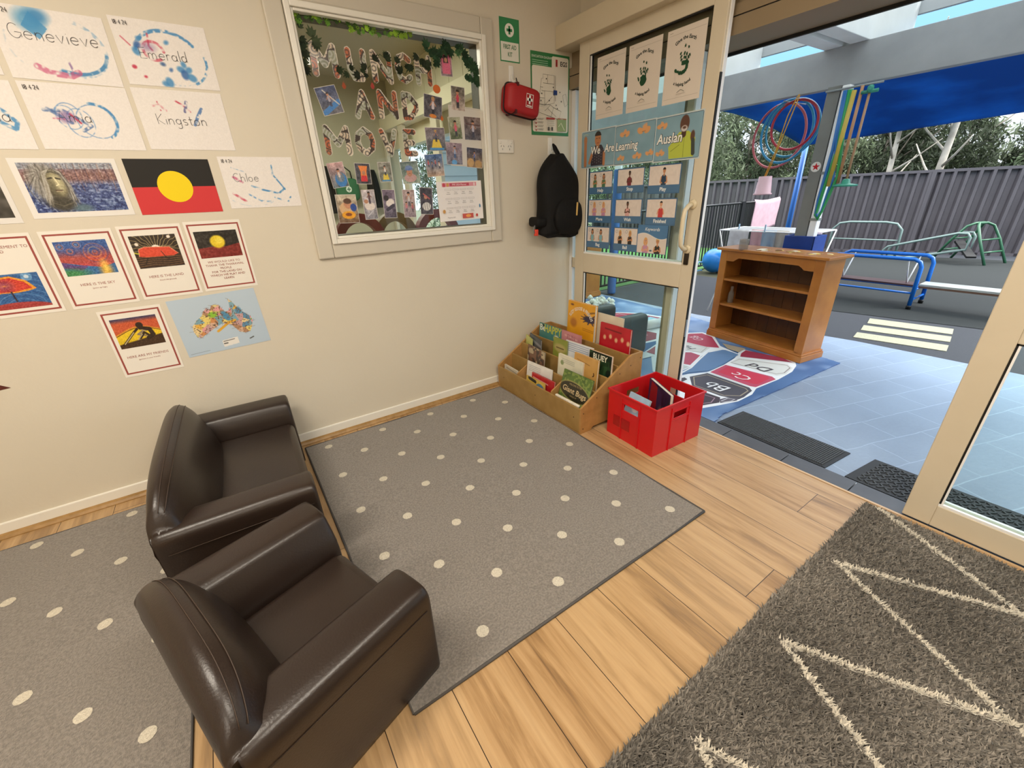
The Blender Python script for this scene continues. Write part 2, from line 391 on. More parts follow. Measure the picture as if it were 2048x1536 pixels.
struct('floor',MB().box(-2.6,2.05,-2.6,2.42,-.05,0),fm)
struct('ceiling',MB().box(-2.6,2.3,-2.6,2.6,2.6,2.7),mat('ceiling_paint','e6e1d6',.7))
# poster wall with window opening
WX0,WX1,WZ0,WZ1=.505,1.475,1.095,2.055
mb=MB(); mb.box(-2.6,WX0,YA,YA+.1,0,2.6).box(WX1,2.2,YA,YA+.1,0,2.6).box(WX0,WX1,YA,YA+.1,0,WZ0).box(WX0,WX1,YA,YA+.1,WZ1,2.6)
struct('wall_left',mb,wallm)
struct('wall_back',MB().box(-2.7,-2.6,-2.6,2.52,0,2.6),wallm)
struct('wall_right',MB().box(-2.6,2.2,-2.7,-2.6,0,2.6),wallm)
struct('wall_front',MB().box(2.2,2.3,-2.7,2.42,2.1,2.6),wallm)
# skirting + oak bead
struct('baseboard_left',MB().box(-2.6,2.14,YA-.012,YA,.0,.068),whitem,bevel=.006)
struct('trim_1',MB().prism([(YA-.012,0),(YA-.034,0),(YA-.034,.004),(YA-.026,.014),(YA-.012,.02)],-2.6,1.45,axis=0),mat('oak_beading','a5814f',.45,noise=(30,'84632f',.7)))
# pelmet over the door track, head frame
struct('trim_2',MB().box(2.0,2.2,-2.6,YA-.001,2.066,2.18),mat('pelmet_paint','d3c8b0',.5,noise=(3,'cbbf a4'.replace(' ',''),.6)),bevel=.004)
mb=MB(); mb.box(2.115,2.36,-2.6,YA-.001,1.875,1.94).box(2.115,2.34,-2.6,YA-.001,1.945,1.985).box(2.135,2.34,-2.6,YA-.001,1.985,2.1)
mb.m=1; mb.box(2.352,2.366,-2.6,YA-.001,1.862,1.88).box(2.12,2.35,-2.6,YA-.001,1.94,1.945)
struct('trim_3',mb,[mat('door_head_paint','8a795f',.5),blackrub])
# fixed side light behind the sliding leaf
mb=MB(); mb.box(2.16,2.19,1.525,1.575,0,1.87).box(2.14,2.2,1.49,2.4,.0,.06).box(2.14,2.2,1.56,2.39,.77,.84)
mb.m=1; mb.box(2.165,2.285,1.515,1.56,0,1.87).box(2.14,2.2,2.385,YA-.001,0,1.87).box(2.2,2.215,2.37,YA-.001,0,1.87)  # stile's side face coloured white for the daylight falling on it
struct('window_2',mb,[beige,white_al])
struct('window_2_glass',MB().box(2.16,2.164,1.56,2.385,.06,1.87),GL)
# sliding door leaves
def leaf(name,y0,y1,hand,lab):
    t=bpy.data.objects.new(name,None); COL.objects.link(t); t.location=(XB,y0,0); tag(t,lab,'sliding door',None,'structure')
    W=y1-y0; z1=2.075
    f=MB(); f.box(0,.034,0,.072,.004,z1).box(0,.034,W-.085,W,.004,z1).box(0,.034,.072,W-.085,1.995,z1).box(0,.034,.072,W-.085,.768,.893).box(0,.034,.072,W-.085,.004,.1)
    f.build('door_frame',beige,t,bevel=.003)
    g=MB(); g.box(.017,.021,.07,W-.083,.1,.77).box(.017,.021,.07,W-.083,.89,1.997); g.build('glass_pane',GL,t)
    k=MB(); k.m=0
    for a,bb in ((.1,.768),(.893,1.995)):
        k.box(.004,.03,W-.091,W-.085,a,bb).box(.004,.016,.072,.076,a,bb).box(.004,.016,.072,W-.085,bb-.006,bb)
        k.m=1; k.box(.004,.012,W-.097,W-.091,a+.005,bb-.005).box(.002,.014,.072,W-.085,a,a+.01).box(.022,.034,.072,W-.085,a,a+.016); k.m=0
    k.build('glazing_bead',[blackrub,white_al],t)
    return t,W
t,W_=leaf('door_1',1.34,2.268,1,'cream framed glass sliding door slid open beside the poster wall')
MB().box(.0,.014,-.005,.0,.004,1.74).build('door_seal',blackrub,t)
MB().box(.014,.036,-.004,.0,.004,2.07).build('edge_strip',white_al,t)  # white colour carries the daylight on the leaf's side face
hp=[(.0,.048,1.195),(-.035,.048,1.19),(-.058,.05,1.168),(-.062,.052,1.13),(-.062,.052,1.04),(-.058,.05,1.0),(-.035,.048,.98),(.0,.048,.975)]
hb=MB(); hb.tube(hp,.0115,10)
for z in (1.195,.975): hb.lathe([(.024,0),(.024,.006),(.014,.01)],16,TR(0,.048,z)@Matrix.Rotation(-pi/2,4,'Y'))
hb.build('door_handle',mat('handle_enamel','d9cdb0',.3),t)
lb=MB(); lb.rbox(-.008,.0,.03,.058,.895,.955,.008); lb.build('door_lock',mat('dark_bronze','3b342c',.35,.7),t)
MB().box(-.002,.008,-.008,-.002,.5,.6).build('keeper',mat('steel','8b8f90',.3,.9),t)
t,W_=leaf('door_2',-.72,.229,-1,'cream framed glass sliding door leaf at the right edge, closed')
lb=MB(); lb.rbox(-.014,.0,W_-.15,W_-.11,.9,.94,.01).tube([(-.014,W_-.13,.92),(-.03,W_-.13,.92),(-.035,W_-.16,.915)],.006); lb.build('door_lock',mat('cream_lock','a89a80',.4),t)
t,W_=leaf('door_3',-1.75,-.76,-1,'unseen third glass leaf added beside the doors for daylight')  # out-of-view leaf, added to let more daylight into the room
struct('wall_front_end',MB().box(2.05,2.2,-2.6,-1.77,0,2.066),wallm)
# sill tiles + track
sill=MB(); 
for i,(a,bb) in enumerate([(2.417,1.62),(1.616,1.02),(1.016,.71),(.706,.42),(.416,.1),(.096,-.4),(-.404,-1.2),(-1.204,-2.6)]): sill.box(2.052,2.168,bb,a,-.06,-.004)
struct('trim_4',sill,mat('slate_sill','3f444b',.35,noise=(9,'4b5058',.7)),bevel=.0015)
struct('trim_5',MB().box(2.04,2.052,-2.6,2.4,-.05,.003),mat('threshold_strip','c6a883',.35))
# window in poster wall
t=bpy.data.objects.new('window_1',None); COL.objects.link(t); t.location=(.99,YA,1.57); tag(t,'internal picture window covered with photos, letters and ivy','window',None,'structure')
def ringbox(mb,x0,x1,z0,z1,w,y0,y1,wb=None):
    wb=w if wb is None else wb
    mb.box(x0,x0+w,y0,y1,z0,z1).box(x1-w,x1,y0,y1,z0,z1).box(x0+w,x1-w,y0,y1,z0,z0+wb).box(x0+w,x1-w,y0,y1,z1-w,z1)
a=MB(); ringbox(a,.412-.99,1.545-.99,1.008-1.57,2.15-1.57,.078,-.018,0); a.build('window_surround',greige,t,bevel=.007)
a=MB(); ringbox(a,.492-.99,1.49-.99,1.078-1.57,2.07-1.57,.024,-.03,.0); ringbox(a,.516-.99,1.466-.99,1.102-1.57,2.046-1.57,.012,-.02,.02); a.build('window_frame',whitem,t,bevel=.003)
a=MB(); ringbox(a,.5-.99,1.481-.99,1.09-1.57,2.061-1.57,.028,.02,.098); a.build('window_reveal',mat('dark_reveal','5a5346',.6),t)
a=MB().box(.515-.99,1.468-.99,.022,.026,1.105-1.57,2.045-1.57); a.build('glass_pane',GLW,t)
# next room seen through the window
olive=mat('next_room_wall','b9b29a',.7); struct('wall_next_room',MB().box(-1.6,2.25,5.9,6.0,0,2.6).box(-1.7,-1.6,2.52,6,0,2.6),olive)
struct('floor_next_room',MB().box(-1.6,2.1,2.52,5.9,-.05,0),fm); struct('ceiling_next_room',MB().box(-1.6,2.3,2.6,6,2.6,2.7),mat('next_ceiling','b5ae98',.8))
pan=MB()
for k in range(12): pan.box(2.19,2.2,2.53+k*.28,2.53+k*.28+.274,2.18,2.6)
pan.box(2.2,2.3,2.53,5.9,1.87,2.6).box(2.05,2.19,2.53,5.9,2.06,2.2)
struct('wall_next_front',pan,mat('cream_panel','e4dcc0',.6))
fr=MB()
for y in (2.55,3.35,3.42,4.3,4.37,5.2,5.27,5.82): fr.box(2.06,2.1,y,y+.07,0,2.06)
fr.box(2.06,2.1,2.53,5.9,.77,.86).box(2.06,2.1,2.53,5.9,0,.1)
struct('door_4',fr,beige)
# outside ground
pm,n,L,p=nodes('blue_grey_pavers')
tcn=n.new('ShaderNodeTexCoord'); mp=n.new('ShaderNodeMapping'); mp.inputs['Rotation'].default_value=(0,0,math.radians(18)); L.new(tcn.outputs['Object'],mp.inputs[0])
br=n.new('ShaderNodeTexBrick'); br.inputs['Scale'].default_value=1; br.inputs['Brick Width'].default_value=.36; br.inputs['Row Height'].default_value=.185; br.inputs['Mortar Size'].default_value=.004; br.inputs['Mortar Smooth'].default_value=.6
wv=tex(n,L,'ShaderNodeTexNoise',tcn.outputs['Object'],Scale=7,Detail=2); ad=n.new('ShaderNodeVectorMath'); ad.operation='MULTIPLY_ADD'; L.new(wv.outputs['Color'],ad.inputs[0]); ad.inputs[1].default_value=(.02,.02,0); L.new(mp.outputs[0],ad.inputs[2]); L.new(ad.outputs[0],br.inputs['Vector'])
br.inputs['Color1'].default_value=hl('8b9cb2'); br.inputs['Color2'].default_value=hl('8394ab'); br.inputs['Mortar'].default_value=hl('a6bad0')
nz=tex(n,L,'ShaderNodeTexNoise',tcn.outputs['Object'],Scale=60,Detail=4); nb=tex(n,L,'ShaderNodeTexNoise',tcn.outputs['Object'],Scale=1.3,Detail=3)
c=mixc(n,L,M_(n,L,'MULTIPLY',nz.outputs['Fac'],.5),br.outputs['Color'],'75869c'); c=mixc(n,L,ramp(n,L,nb.outputs['Fac'],[(.4,0.),(.65,.35)]),c,'9db2cb')
L.new(c,p.inputs['Base Color']); p.inputs['Roughness'].default_value=.42
b=n.new('ShaderNodeBump'); b.inputs['Strength'].default_value=.3; b.inputs['Distance'].default_value=.003; L.new(nz.outputs['Fac'],b.inputs['Height']); L.new(b.outputs[0],p.inputs['Normal'])
mb=MB(); mb.add([(2.168,-6,-.012),(4.45,-6,-.012),(4.42,1.2,-.012),(4.2,2.6,-.012),(4.16,8,-.012),(2.168,8,-.012)],[(0,1,2,3,4,5)])
struct('patio_paving',mb,pm)
rub=mat('dark_grey_rubber_surface','3c4047',.85,bump=(220,.5,.004),noise=(260,'2e3238',1))
tf=mat('dark_green_rubber_surface','161f21',.9,bump=(220,.5,.004),noise=(200,'101716',1))
gr=mat('green_turf_surface','4c7a3c',.9,bump=(200,.6,.006),noise=(90,'2f5a26',1))
struct('rubber_paving',MB().add([(4.1,-6,-.02),(6.3,-6,-.02),(6.3,8,-.02),(4.1,8,-.02)],[(0,1,2,3)]).add([(9.6,-6,-.018),(13,-6,-.018),(13,8,-.018),(9.6,8,-.018)],[(0,1,2,3)]),rub)
struct('playground_surface',MB().add([(6.0,-6,-.016),(5.616,.629,-.016),(5.36,1.9,-.016),(5.9,3.0,-.016),(7.0,4.22,-.016),(9.6,4.7,-.016),(10.0,3.7,-.016),(10.6,1.6,-.016),(11.2,-6,-.016)],[tuple(range(9))]),tf)
struct('turf_ground',MB().add([(4.0,4.24,-.014),(8.0,4.3,-.014),(10.2,5.2,-.014),(9,14,-.014),(4.,14,-.014)],[(0,1,2,3,4)]),gr)
struct('ground',MB().add([(2.2,-9,-.03),(60,-30,-.03),(60,60,-.03),(2.2,60,-.03)],[(0,1,2,3)]),mat('bush_ground','55513f',.95,noise=(3,'3e4a2c',1)))
# painted zebra bars
zp=[[(5.322,1.387),(5.439,.787),(5.234,.752),(5.113,1.341)],[(5.016,1.337),(5.15,.738),(4.962,.708),(4.824,1.297)],[(4.722,1.29),(4.848,.691),(4.66,.663),(4.54,1.258)]]
zm=mat('cream_line_paint','a9a992',.7,noise=(120,'8f8f7c',.6))
for q,nm in zip(zp,('farthest from the door','middle one of three','nearest to the door')):
    o=MB().prism(q,-.019,-.0145,axis=2).build('painted_stripe',zm); tag(o,'cream painted ground stripe on dark rubber, '+nm,'ground marking','painted crossing stripes on the rubber')
# ---- veranda roof
wt=mat('veranda_white_paint','eef0ee',.5,noise=(4,'e0e3e0',.6)); gb=mat('veranda_beam_paint','a2a6aa',.55,bump=(30,.1,.003),noise=(6,'95999d',.7))
struct('veranda_beam',MB().box(4.28,4.36,-6,8,1.935,2.2),gb,bevel=.004)
raf=[2.9,1.69,1.86,.55,-.6,-1.75,-2.9,4.0,5.1,6.2]
for y in raf: struct('veranda_rafter',MB().box(2.3,5.05,y-.06,y+.06,2.2,2.55),wt,bevel=.004)
struct('veranda_purlin',MB().box(5.05,5.09,-6,8,2.452,2.575),mat('purlin_paint','aeb1b3',.6))
cor=MB()
N=900
cor.grid(lambda u,v:(2.3+2.75*u,-6+14*v,2.578+.018*max(-1,min(1,1.8*math.sin(v*14/.085*pi*.5)))),2,1100,smooth=False)
rf_=mat('corrugated_sheet','dde1e1',.5); n=rf_.node_tree.nodes; L=rf_.node_tree.links; tr=n.new('ShaderNodeBsdfTranslucent'); tr.inputs[0].default_value=hl('dfe6e6'); ms=n.new('ShaderNodeMixShader'); ms.inputs[0].default_value=.3; L.new(n['Principled BSDF'].outputs[0],ms.inputs[1]); L.new(tr.outputs[0],ms.inputs[2]); L.new(ms.outputs[0],n['Material Output'].inputs[0])
struct('veranda_roof',cor,rf_)
gp=mat('veranda_post_paint','7e807e',.55,bump=(30,.1,.003),noise=(6,'727472',.7)); mb=MB(); mb.box(4.2,4.29,1.706,1.796,-.02,1.935); o=mb.build('veranda_post',gp,bevel=.003); tag(o,'grey square timber post holding up the veranda beam behind the bookcase','post')
mb=MB(); 
def starpoly(cx,cz,R,r): return [(cx+(R if k%2==0 else r)*math.sin(pi*k/5),cz+(R if k%2==0 else r)*math.cos(pi*k/5)) for k in range(10)]
c=Cv(.078,.078); c.ell(.039,.039,.037,.037,'d9d9d6',28); c.poly(starpoly(.039,.039,.031,.0125),'b8202a')
o=c.build('star_sticker',PRINT,(4.1985,1.79,1.35),(0,-1,0),(0,0,1),(-1,0,0)); tag(o,'round white sticker with a red star on the veranda post','sticker')
o=MB().rbox(4.20,4.27,1.645,1.70,.0,1.93,.008).build('downpipe',white_al); tag(o,'white rectangular downpipe fixed beside the grey veranda post','downpipe')
for z in (1.33,.98): struct_b=MB().box(4.197,4.272,1.643,1.702,z,z+.02).build('pipe_bracket',mat('zinc','9aa0a2',.4,.6),o)
# blue pad round the post foot
pd=MB(); pd.prism([(4.13,1.60),(4.35,1.60),(4.35,1.84),(4.13,1.84),(4.13,1.61),(4.15,1.625),(4.15,1.82),(4.33,1.82),(4.33,1.62),(4.15,1.62),(4.13,1.605)],-.02,.862,axis=2); o=pd.build('post_pad',mat('blue_vinyl','1c3f8f',.35,bump=(14,.5,.01),noise=(7,'17357c',.7)),bevel=.004); tag(o,'royal blue vinyl pad wrapped round the foot of the veranda post','post pad')
# ---- metal fence
F0=np.array([12.6,-1.9]); F1=np.array([8.35,8.8]); FD=(F1-F0); FLn=float(np.hypot(*FD)); FD/=FLn; FN=np.array([-FD[1],FD[0]])*1.0
fb=MB(); npn=int(FLn/.16); V=[];Fc=[]
prof=[(0,0),(.035,.0),(.06,.065),(.1,.065),(.125,0)]
for i in range(npn):
    for (s_,dd) in prof:
        q=F0+FD*(i*.16+s_)+FN*dd; V+=[(q[0],q[1],-.02),(q[0],q[1],1.36)]
fb.add(V,[(2*i,2*i+2,2*i+3,2*i+1) for i in range(len(V)//2-1)])
ft=thing('metal_fence','tall dark grey ribbed steel fence along the far side of the playground','fence')
fmm=mat('charcoal_steel','575357',.5,noise=(3,'4c494d',.6)); fb.build('fence_panel',fmm,ft)
rl=MB(); A=F0-FN*-.02; 
def slab(mb,a,b,off0,off1,z0,z1):
    P=[a+FN*off0,b+FN*off0,b+FN*off1,a+FN*off1]; mb.prism([tuple(q) for q in P],z0,z1,axis=2)
slab(rl,F0,F1,-.02,.065,1.355,1.40); rl.build('fence_rail',fmm,ft); rl=MB(); slab(rl,F0,F1,-.02,.065,-.02,.03); rl.build('fence_rail',fmm,ft)
for i in range(0,npn,15):
    pb=MB(); a=F0+FD*(i*.16); slab(pb,a,a+FD*.06,.0,.075,-.02,1.37); pb.build('fence_post',fmm,ft)
# pool style fence
pf=thing('bar_fence','low black tubular bar fence in front of the steel fence, at left','fence')
bk=mat('black_powdercoat','17191b',.45)
def barfence(par,a,b,z0,z1,n):
    a=np.array(a);b=np.array(b)
    
    for zz in (z1,z0+.06): m=MB(); m.tube([(a[0],a[1],zz),(b[0],b[1],zz)],.016,6); m.build('fence_rail',bk,par)
    m=MB()
    for k in range(n): q=a+(b-a)*(k+.5)/n; m.box(q[0]-.008,q[0]+.008,q[1]-.008,q[1]+.008,z0+.06,z1)
    m.build('fence_bars',bk,par)
    for q in (a,b): MB().box(q[0]-.025,q[0]+.025,q[1]-.025,q[1]+.025,z0-.02,z1+.03).build('fence_post',bk,par)
for a,bb in (((4.2,4.2),(5.9,4.22)),((5.95,4.22),(7.75,4.26)),((7.8,4.26),(8.9,4.3))): barfence(pf,a,bb,0,1.0,22)
# ================================================= PAPERS ON THE POSTER WALL
def A_(cx,cy,rx,ry,a0,a1,n=10): return [(cx+rx*math.cos(math.radians(a0+(a1-a0)*k/n)),cy+ry*math.sin(math.radians(a0+(a1-a0)*k/n))) for k in range(n+1)]
GLY={ # hand-printed letters, x height .55, cap height 1
'G':(.75,[A_(.38,.5,.36,.5,50,330,14),[(.36,.42),(.74,.42),(.72,.1)]]),'e':(.6,[[(.06,.3)]+A_(.3,.28,.25,.27,5,320,12)]),
'n':(.6,[[(.08,.55),(.08,0)],[(.08,.3)]+A_(.29,.32,.2,.22,160,0,6)+[(.5,0)]]),'v':(.55,[[(.04,.55),(.26,0),(.5,.55)]]),'i':(.22,[[(.1,.5),(.1,0)],[(.1,.7),(.11,.73)]]),
'E':(.65,[[(.6,1),(.08,.97),(.06,0),(.62,.03)],[(.08,.5),(.5,.52)]]),'m':(.85,[[(.06,.55),(.07,0)],[(.07,.3)]+A_(.24,.34,.16,.2,160,0,6)+[(.4,0)],[(.4,.3)]+A_(.57,.34,.16,.2,160,0,6)+[(.74,0)]]),
'r':(.42,[[(.07,.55),(.07,0)],[(.07,.3)]+A_(.24,.32,.17,.22,160,50,5)]),'a':(.6,[A_(.28,.27,.22,.26,60,400,12),[(.5,.54),(.5,.05),(.58,0)]]),'l':(.2,[[(.1,1),(.1,0)]]),
'd':(.6,[A_(.28,.27,.22,.26,60,400,12),[(.52,1),(.5,0)]]),'K':(.7,[[(.08,1),(.1,0)],[(.6,1),(.1,.45),(.66,0)]]),'g':(.6,[A_(.28,.3,.22,.24,60,400,12),[(.5,.54),(.5,-.2)]+A_(.3,-.2,.2,.16,0,-150,6)]),
's':(.5,[A_(.25,.41,.18,.13,50,250,6)+A_(.25,.14,.19,.14,90,-130,7)]),'t':(.45,[[(.2,.85),(.2,.05),(.34,0)],[(.03,.55),(.4,.56)]]),'o':(.6,[A_(.28,.27,.23,.27,90,450,12)]),
'C':(.7,[A_(.38,.5,.34,.5,50,310,12)]),'h':(.6,[[(.08,1),(.08,0)],[(.08,.3)]+A_(.29,.34,.2,.22,160,0,6)+[(.5,0)]]),'A':(.75,[[(.04,0),(.36,1),(.68,0)],[(.18,.38),(.56,.38)]]),
'0':(.5,[A_(.25,.5,.2,.5,0,360,12)]),'1':(.25,[[(.1,1),(.1,0)]]),'8':(.5,[A_(.24,.74,.17,.24,0,360,8),A_(.24,.26,.2,.25,0,360,8)]),'4':(.5,[[(.35,0),(.35,1),(.05,.35),(.48,.35)]]),'2':(.5,[A_(.24,.76,.2,.22,160,-20,6)+[(.05,0),(.46,.02)]]),'.':(.3,[[(.12,.4),(.13,.44)]]),' ':(.4,[])}
def hand(c,t,u,v,h,w,col,sp=1.12,slope=0):
    for ch in t:
        W,S=GLY[ch]
        for st in S: c.line([(u+x*h,v+y*h+slope*(u+x*h)) for x,y in st],w,col)
        u+=W*h*sp
BLU='3f86c0'; DB='2f5fa3'; PK='c4567f'; RD='c23550'; PUR='7a5a96'
def paint(name,date,fn,lab,x,z,w=.297,h=.21,rot=0,tx=(.04,.085,.042),pen='3b3a40'):
    im=Im(168,119,'e9e4e0',seed=hash_(name)); im.speck(60,.03); fn(im)
    c=Cv(w,h,'e9e4e0'); c.img(im,0,0,w,h)
    hand(c,name,tx[0],tx[1],tx[2],.0016,pen)
    if date: hand(c,date,.012,h-.024,.013,.0017,'2a2428')
    return onA(c,'painted_paper',x,z,lab,'painting',rot=rot,group='children\'s paintings')
def hash_(s): return sum((i+1)*ord(ch) for i,ch in enumerate(s))%999
def p_gen(im):
    im.ell(.47,.83,.17,.15,'4f97c6',.8,.06); im.ell(.58,.9,.13,.1,'3b84bd',.8,.05); im.poly([(.35,.75),(.52,.58),(.66,.74),(.5,.95)],'3f8dc4',.75)
    im.arc(.86,.5,.46,.4,-120,70,.05,BLU,.5,1.0); im.arc(.86,.5,.46,.36,-115,-10,.05,'3a7fb6',.85,.4); im.line([(.36,.2),(.5,.12),(.75,.1),(.86,.16)],.09,PK,.7,.4); im.line([(.78,.3),(.8,.14)],.03,PUR,.7,.3)
    im.arc(.3,.5,.2,.3,150,260,.02,'7fa9cc',.35,.9)
def p_eme(im):
    im.arc(.74,.45,.5,.42,35,165,.055,BLU,.85,.4); im.arc(.8,.45,.5,.42,-60,10,.04,BLU,.85,.5); im.arc(.8,.46,.5,.42,-130,-60,.012,'7aa6cf',.6,.8)
    for k,(x,y,r,cl) in enumerate([(.35,.72,.03,BLU),(.3,.62,.045,DB),(.26,.52,.05,BLU),(.6,.36,.03,'2b4f86'),(.7,.28,.025,DB),(.92,.38,.04,BLU),(.86,.3,.05,BLU),(.98,.3,.045,'3f86c0'),(.62,.08,.06,BLU),(.55,.05,.04,BLU),(.75,.7,.03,BLU),(.9,.22,.06,DB),(1.0,.18,.06,BLU)]): im.ell(x,y,r*1.3,r,cl,.8,.015,k)
    im.arc(.52,.55,.15,.14,0,300,.045,RD,.65,.35); im.line([(.5,.8),(.47,.62),(.55,.48)],.03,RD,.7,.3); im.line([(.1,.72),(.2,.6)],.02,RD,.7); im.ell(.16,.28,.035,.03,RD,.9); im.ell(.28,.14,.025,.02,RD,.9); im.ell(.45,.6,.1,.06,PUR,.5,.04)
def p_ari(im):
    for cx,cy,rx,ry in ((.5,.52,.17,.2),(.62,.42,.18,.22),(.84,.45,.26,.26),(.45,.58,.12,.1)): im.arc(cx,cy,rx,ry,0,360,.014,'5f8fc4',.8,.3)
    im.arc(.84,.45,.28,.28,-60,95,.04,BLU,.9,.3); im.line([(.2,.6),(.45,.6),(.75,.38),(.62,.3)],.05,'4a6ca3',.75,.3); im.ell(.46,.5,.12,.09,PUR,.6,.03); im.line([(.25,.62),(.5,.42)],.05,'41639c',.7,.3); im.line([(.52,.55),(.62,.42)],.03,RD,.9,.2); im.line([(.28,.48),(.42,.47)],.02,PK,.8,.3)
def p_kin(im):
    im.line([(.2,.72),(.36,.75),(.44,.66)],.035,'d3808f',.7,.5); im.line([(.34,.8),(.36,.66)],.02,RD,.8,.3); im.line([(.62,.84),(.74,.76),(.82,.66)],.03,RD,.85,.3)
    im.line([(.8,.82),(.74,.66)],.05,'5c5f92',.8,.3); im.line([(1.02,.72),(.92,.58),(.84,.44)],.05,'4f76b0',.85,.3)
def p_chl(im):
    im.line([(.98,.84),(.96,.66),(1.06,.5),(1.14,.36)],.03,BLU,.85,.2); im.line([(.5,.44),(.7,.36),(1.0,.28),(1.14,.38)],.035,BLU,.9,.3); im.line([(.2,.8),(.42,.72)],.015,'7aa6cf',.7,.6); im.line([(.2,.62),(.34,.52)],.05,PK,.7,.5); im.line([(.12,.3),(.32,.14)],.045,RD,.7,.4); im.line([(.4,.28),(.6,.14),(.8,.12)],.03,'5d96cb',.8,.6); im.line([(.9,.2),(1.15,.1),(1.22,.2)],.03,BLU,.8,.6); im.arc(.5,.3,.5,.26,-150,-20,.012,'8bb3d6',.6,.9)
def p_sia(im): im.line([(1.05,.7),(1.2,.55),(1.3,.4),(1.25,.3),(1.1,.4),(1.05,.6)],.06,BLU,.8,.3)
def p_oth(im): im.arc(.8,.5,.4,.3,0,360,.04,BLU,.7,.6); im.arc(.5,.4,.2,.2,0,300,.05,RD,.6,.5)
paint('Genevieve','18.4.24',p_gen,'child\'s painting with a big blue blob above a pencilled name, top row',-.437,1.712,rot=-.02,tx=(.035,.117,.041))
paint('Emerald','18.4.24',p_eme,'child\'s painting of a blue oval with red dots, top right of the group',-.12,1.722,tx=(.06,.088,.035))
paint('Amia','18.4.24',p_ari,'child\'s painting of looping blue strokes, directly above the laminated river picture',-.438,1.497,tx=(.07,.09,.036))
paint('Kingston',None,p_kin,'child\'s painting with few short red and blue strokes, directly above the flag',-.125,1.502,tx=(.05,.09,.036))
paint('Chloe','18.4.24',p_chl,'child\'s painting with blue squiggles hanging right of the flag',.093,1.268,tx=(.04,.11,.034),pen='33363f')
paint('A    sia',None,p_sia,'child\'s painting cut by the left photo edge, second row, thick blue stroke',-.752,1.495,tx=(.1,.085,.04))
paint('A',None,p_oth,'child\'s painting in the top left corner of the photo, mostly cut off',-.755,1.72,tx=(.1,.09,.036))
# --- framed river portrait print
def poster(w,h,bg='e8e3db'): return Cv(w,h,bg)
im=Im(180,124,'4a5c94',5); Xn,Yn=im.X/im.asp,im.Y
im.grad('2f4278','7d86a8',.1,1); im.put((im.n(30)>.55)*(Yn<.62)*1.,'9fb2d4',.55); im.put((vnoise(124,180,40,3,.25)>.55)*(Yn<.6)*1.,'24346e',.6)
im.put(np.clip((Yn-.55)*8,0,1)*np.clip(1.2-abs(Yn-.72)*3,0,1),'8c5b4c',.75); im.put((Yn>.88)*1.,'9aa3ae',.8)
for k in range(34):
    x=.1+k*.042+.02*math.sin(k*7); im.line([(x,.5+.1*math.sin(k)),(x+.04*math.sin(k*3),.98)],.008,['5a3c40','3e3148','a9775c','c9b1a0'][k%4],.7)
im.speck(45,.28)
im.ell(.36,.55,.28,.45,'8d8a84',.95,.05,.2); 
for k in range(30):
    a=k*.21; im.line([(.3+.1*math.cos(a),.75+.1*math.sin(a)),(.3+.27*math.cos(a+.2),.6+.4*math.sin(a+.2)),(.34+.3*math.cos(a+.4),.3+.35*math.sin(a))],.012,['c9c7c0','5a574f','a5a198','3b3830'][k%4],.6)
im.ell(.4,.56,.13,.24,'6b6550',1,.02,.15); im.ell(.43,.6,.09,.17,'b3aa86',.9,.03,.15); im.ell(.36,.5,.05,.16,'3e3a2e',.7,.03); im.line([(.36,.68),(.42,.69)],.02,'2a261e',.9); im.line([(.46,.69),(.51,.67)],.02,'2a261e',.9)
im.line([(.44,.68),(.47,.54),(.44,.53)],.014,'efe6bd',.8); im.line([(.42,.46),(.48,.46)],.016,'4a3a30',.9); im.ell(.42,.2,.2,.14,'35332b',.95,.04); im.line([(.3,.25),(.45,.18),(.6,.28)],.02,'7c7866',.7); im.ell(.72,.08,.16,.08,'56707c',.9,.03)
im.ell(.44,.56,.165,.30,'55503f',1,.03,.12); im.ell(.46,.58,.125,.235,'8f8869',1,.03,.12); im.ell(.49,.62,.085,.17,'c4bd97',.85,.05,.1); im.ell(.40,.5,.05,.16,'4a4535',.7,.04)
im.line([(.37,.69),(.43,.705)],.03,'2a261e',.95); im.line([(.49,.70),(.55,.68)],.03,'2a261e',.95); im.line([(.47,.70),(.5,.57),(.46,.55)],.02,'efe6bd',.9); im.line([(.42,.455),(.52,.455)],.022,'5a4636',.95); im.line([(.43,.43),(.51,.43)],.02,'b8a98a',.8); im.line([(.34,.8),(.45,.83),(.56,.78)],.03,'4a4638',.8)
r=np.random.default_rng(2)
for k in range(46):
    s_=1 if k%2 else -1; x0=.46+s_*(.10+.05*r.random()); y0=.84-.10*r.random(); im.line([(.46+s_*.03,.88),(x0,y0),(x0+s_*.07*r.random()+.02,.55),(x0+s_*(.02+.10*r.random()),.3-.2*r.random())],.009,['c4c2bb','6a665c','a09c92','4a463c','8f8878','d0cdc6'][k%6],.75)
im.ell(.45,.16,.16,.13,'3a372e',.9,.05); im.line([(.3,.2),(.44,.13),(.62,.2)],.018,'6f6b5a',.7)
im.speck(50,.12)
c=Cv(.30,.205,'e7e4df'); c.img(im,.018,.02,.285,.19)
onA(c,'laminated_print',-.553,1.262,'laminated print of a grey-haired face beside a blue river','print',GLOSS)
im=Im(100,70,'4b4743',9); im.grad('3a3833','5b5650'); im.line([(0,.2),(1.4,.75)],.12,'6d665c',.6,.5); im.ell(1.1,.75,.3,.2,'8a867c',.5,.1); im.speck(12,.2)
c=Cv(.30,.205,'e2dfda'); c.img(im,.012,.02,.285,.192); onA(c,'laminated_print',-.885,1.25,'dark grey photographic print at the left photo edge','print',GLOSS)
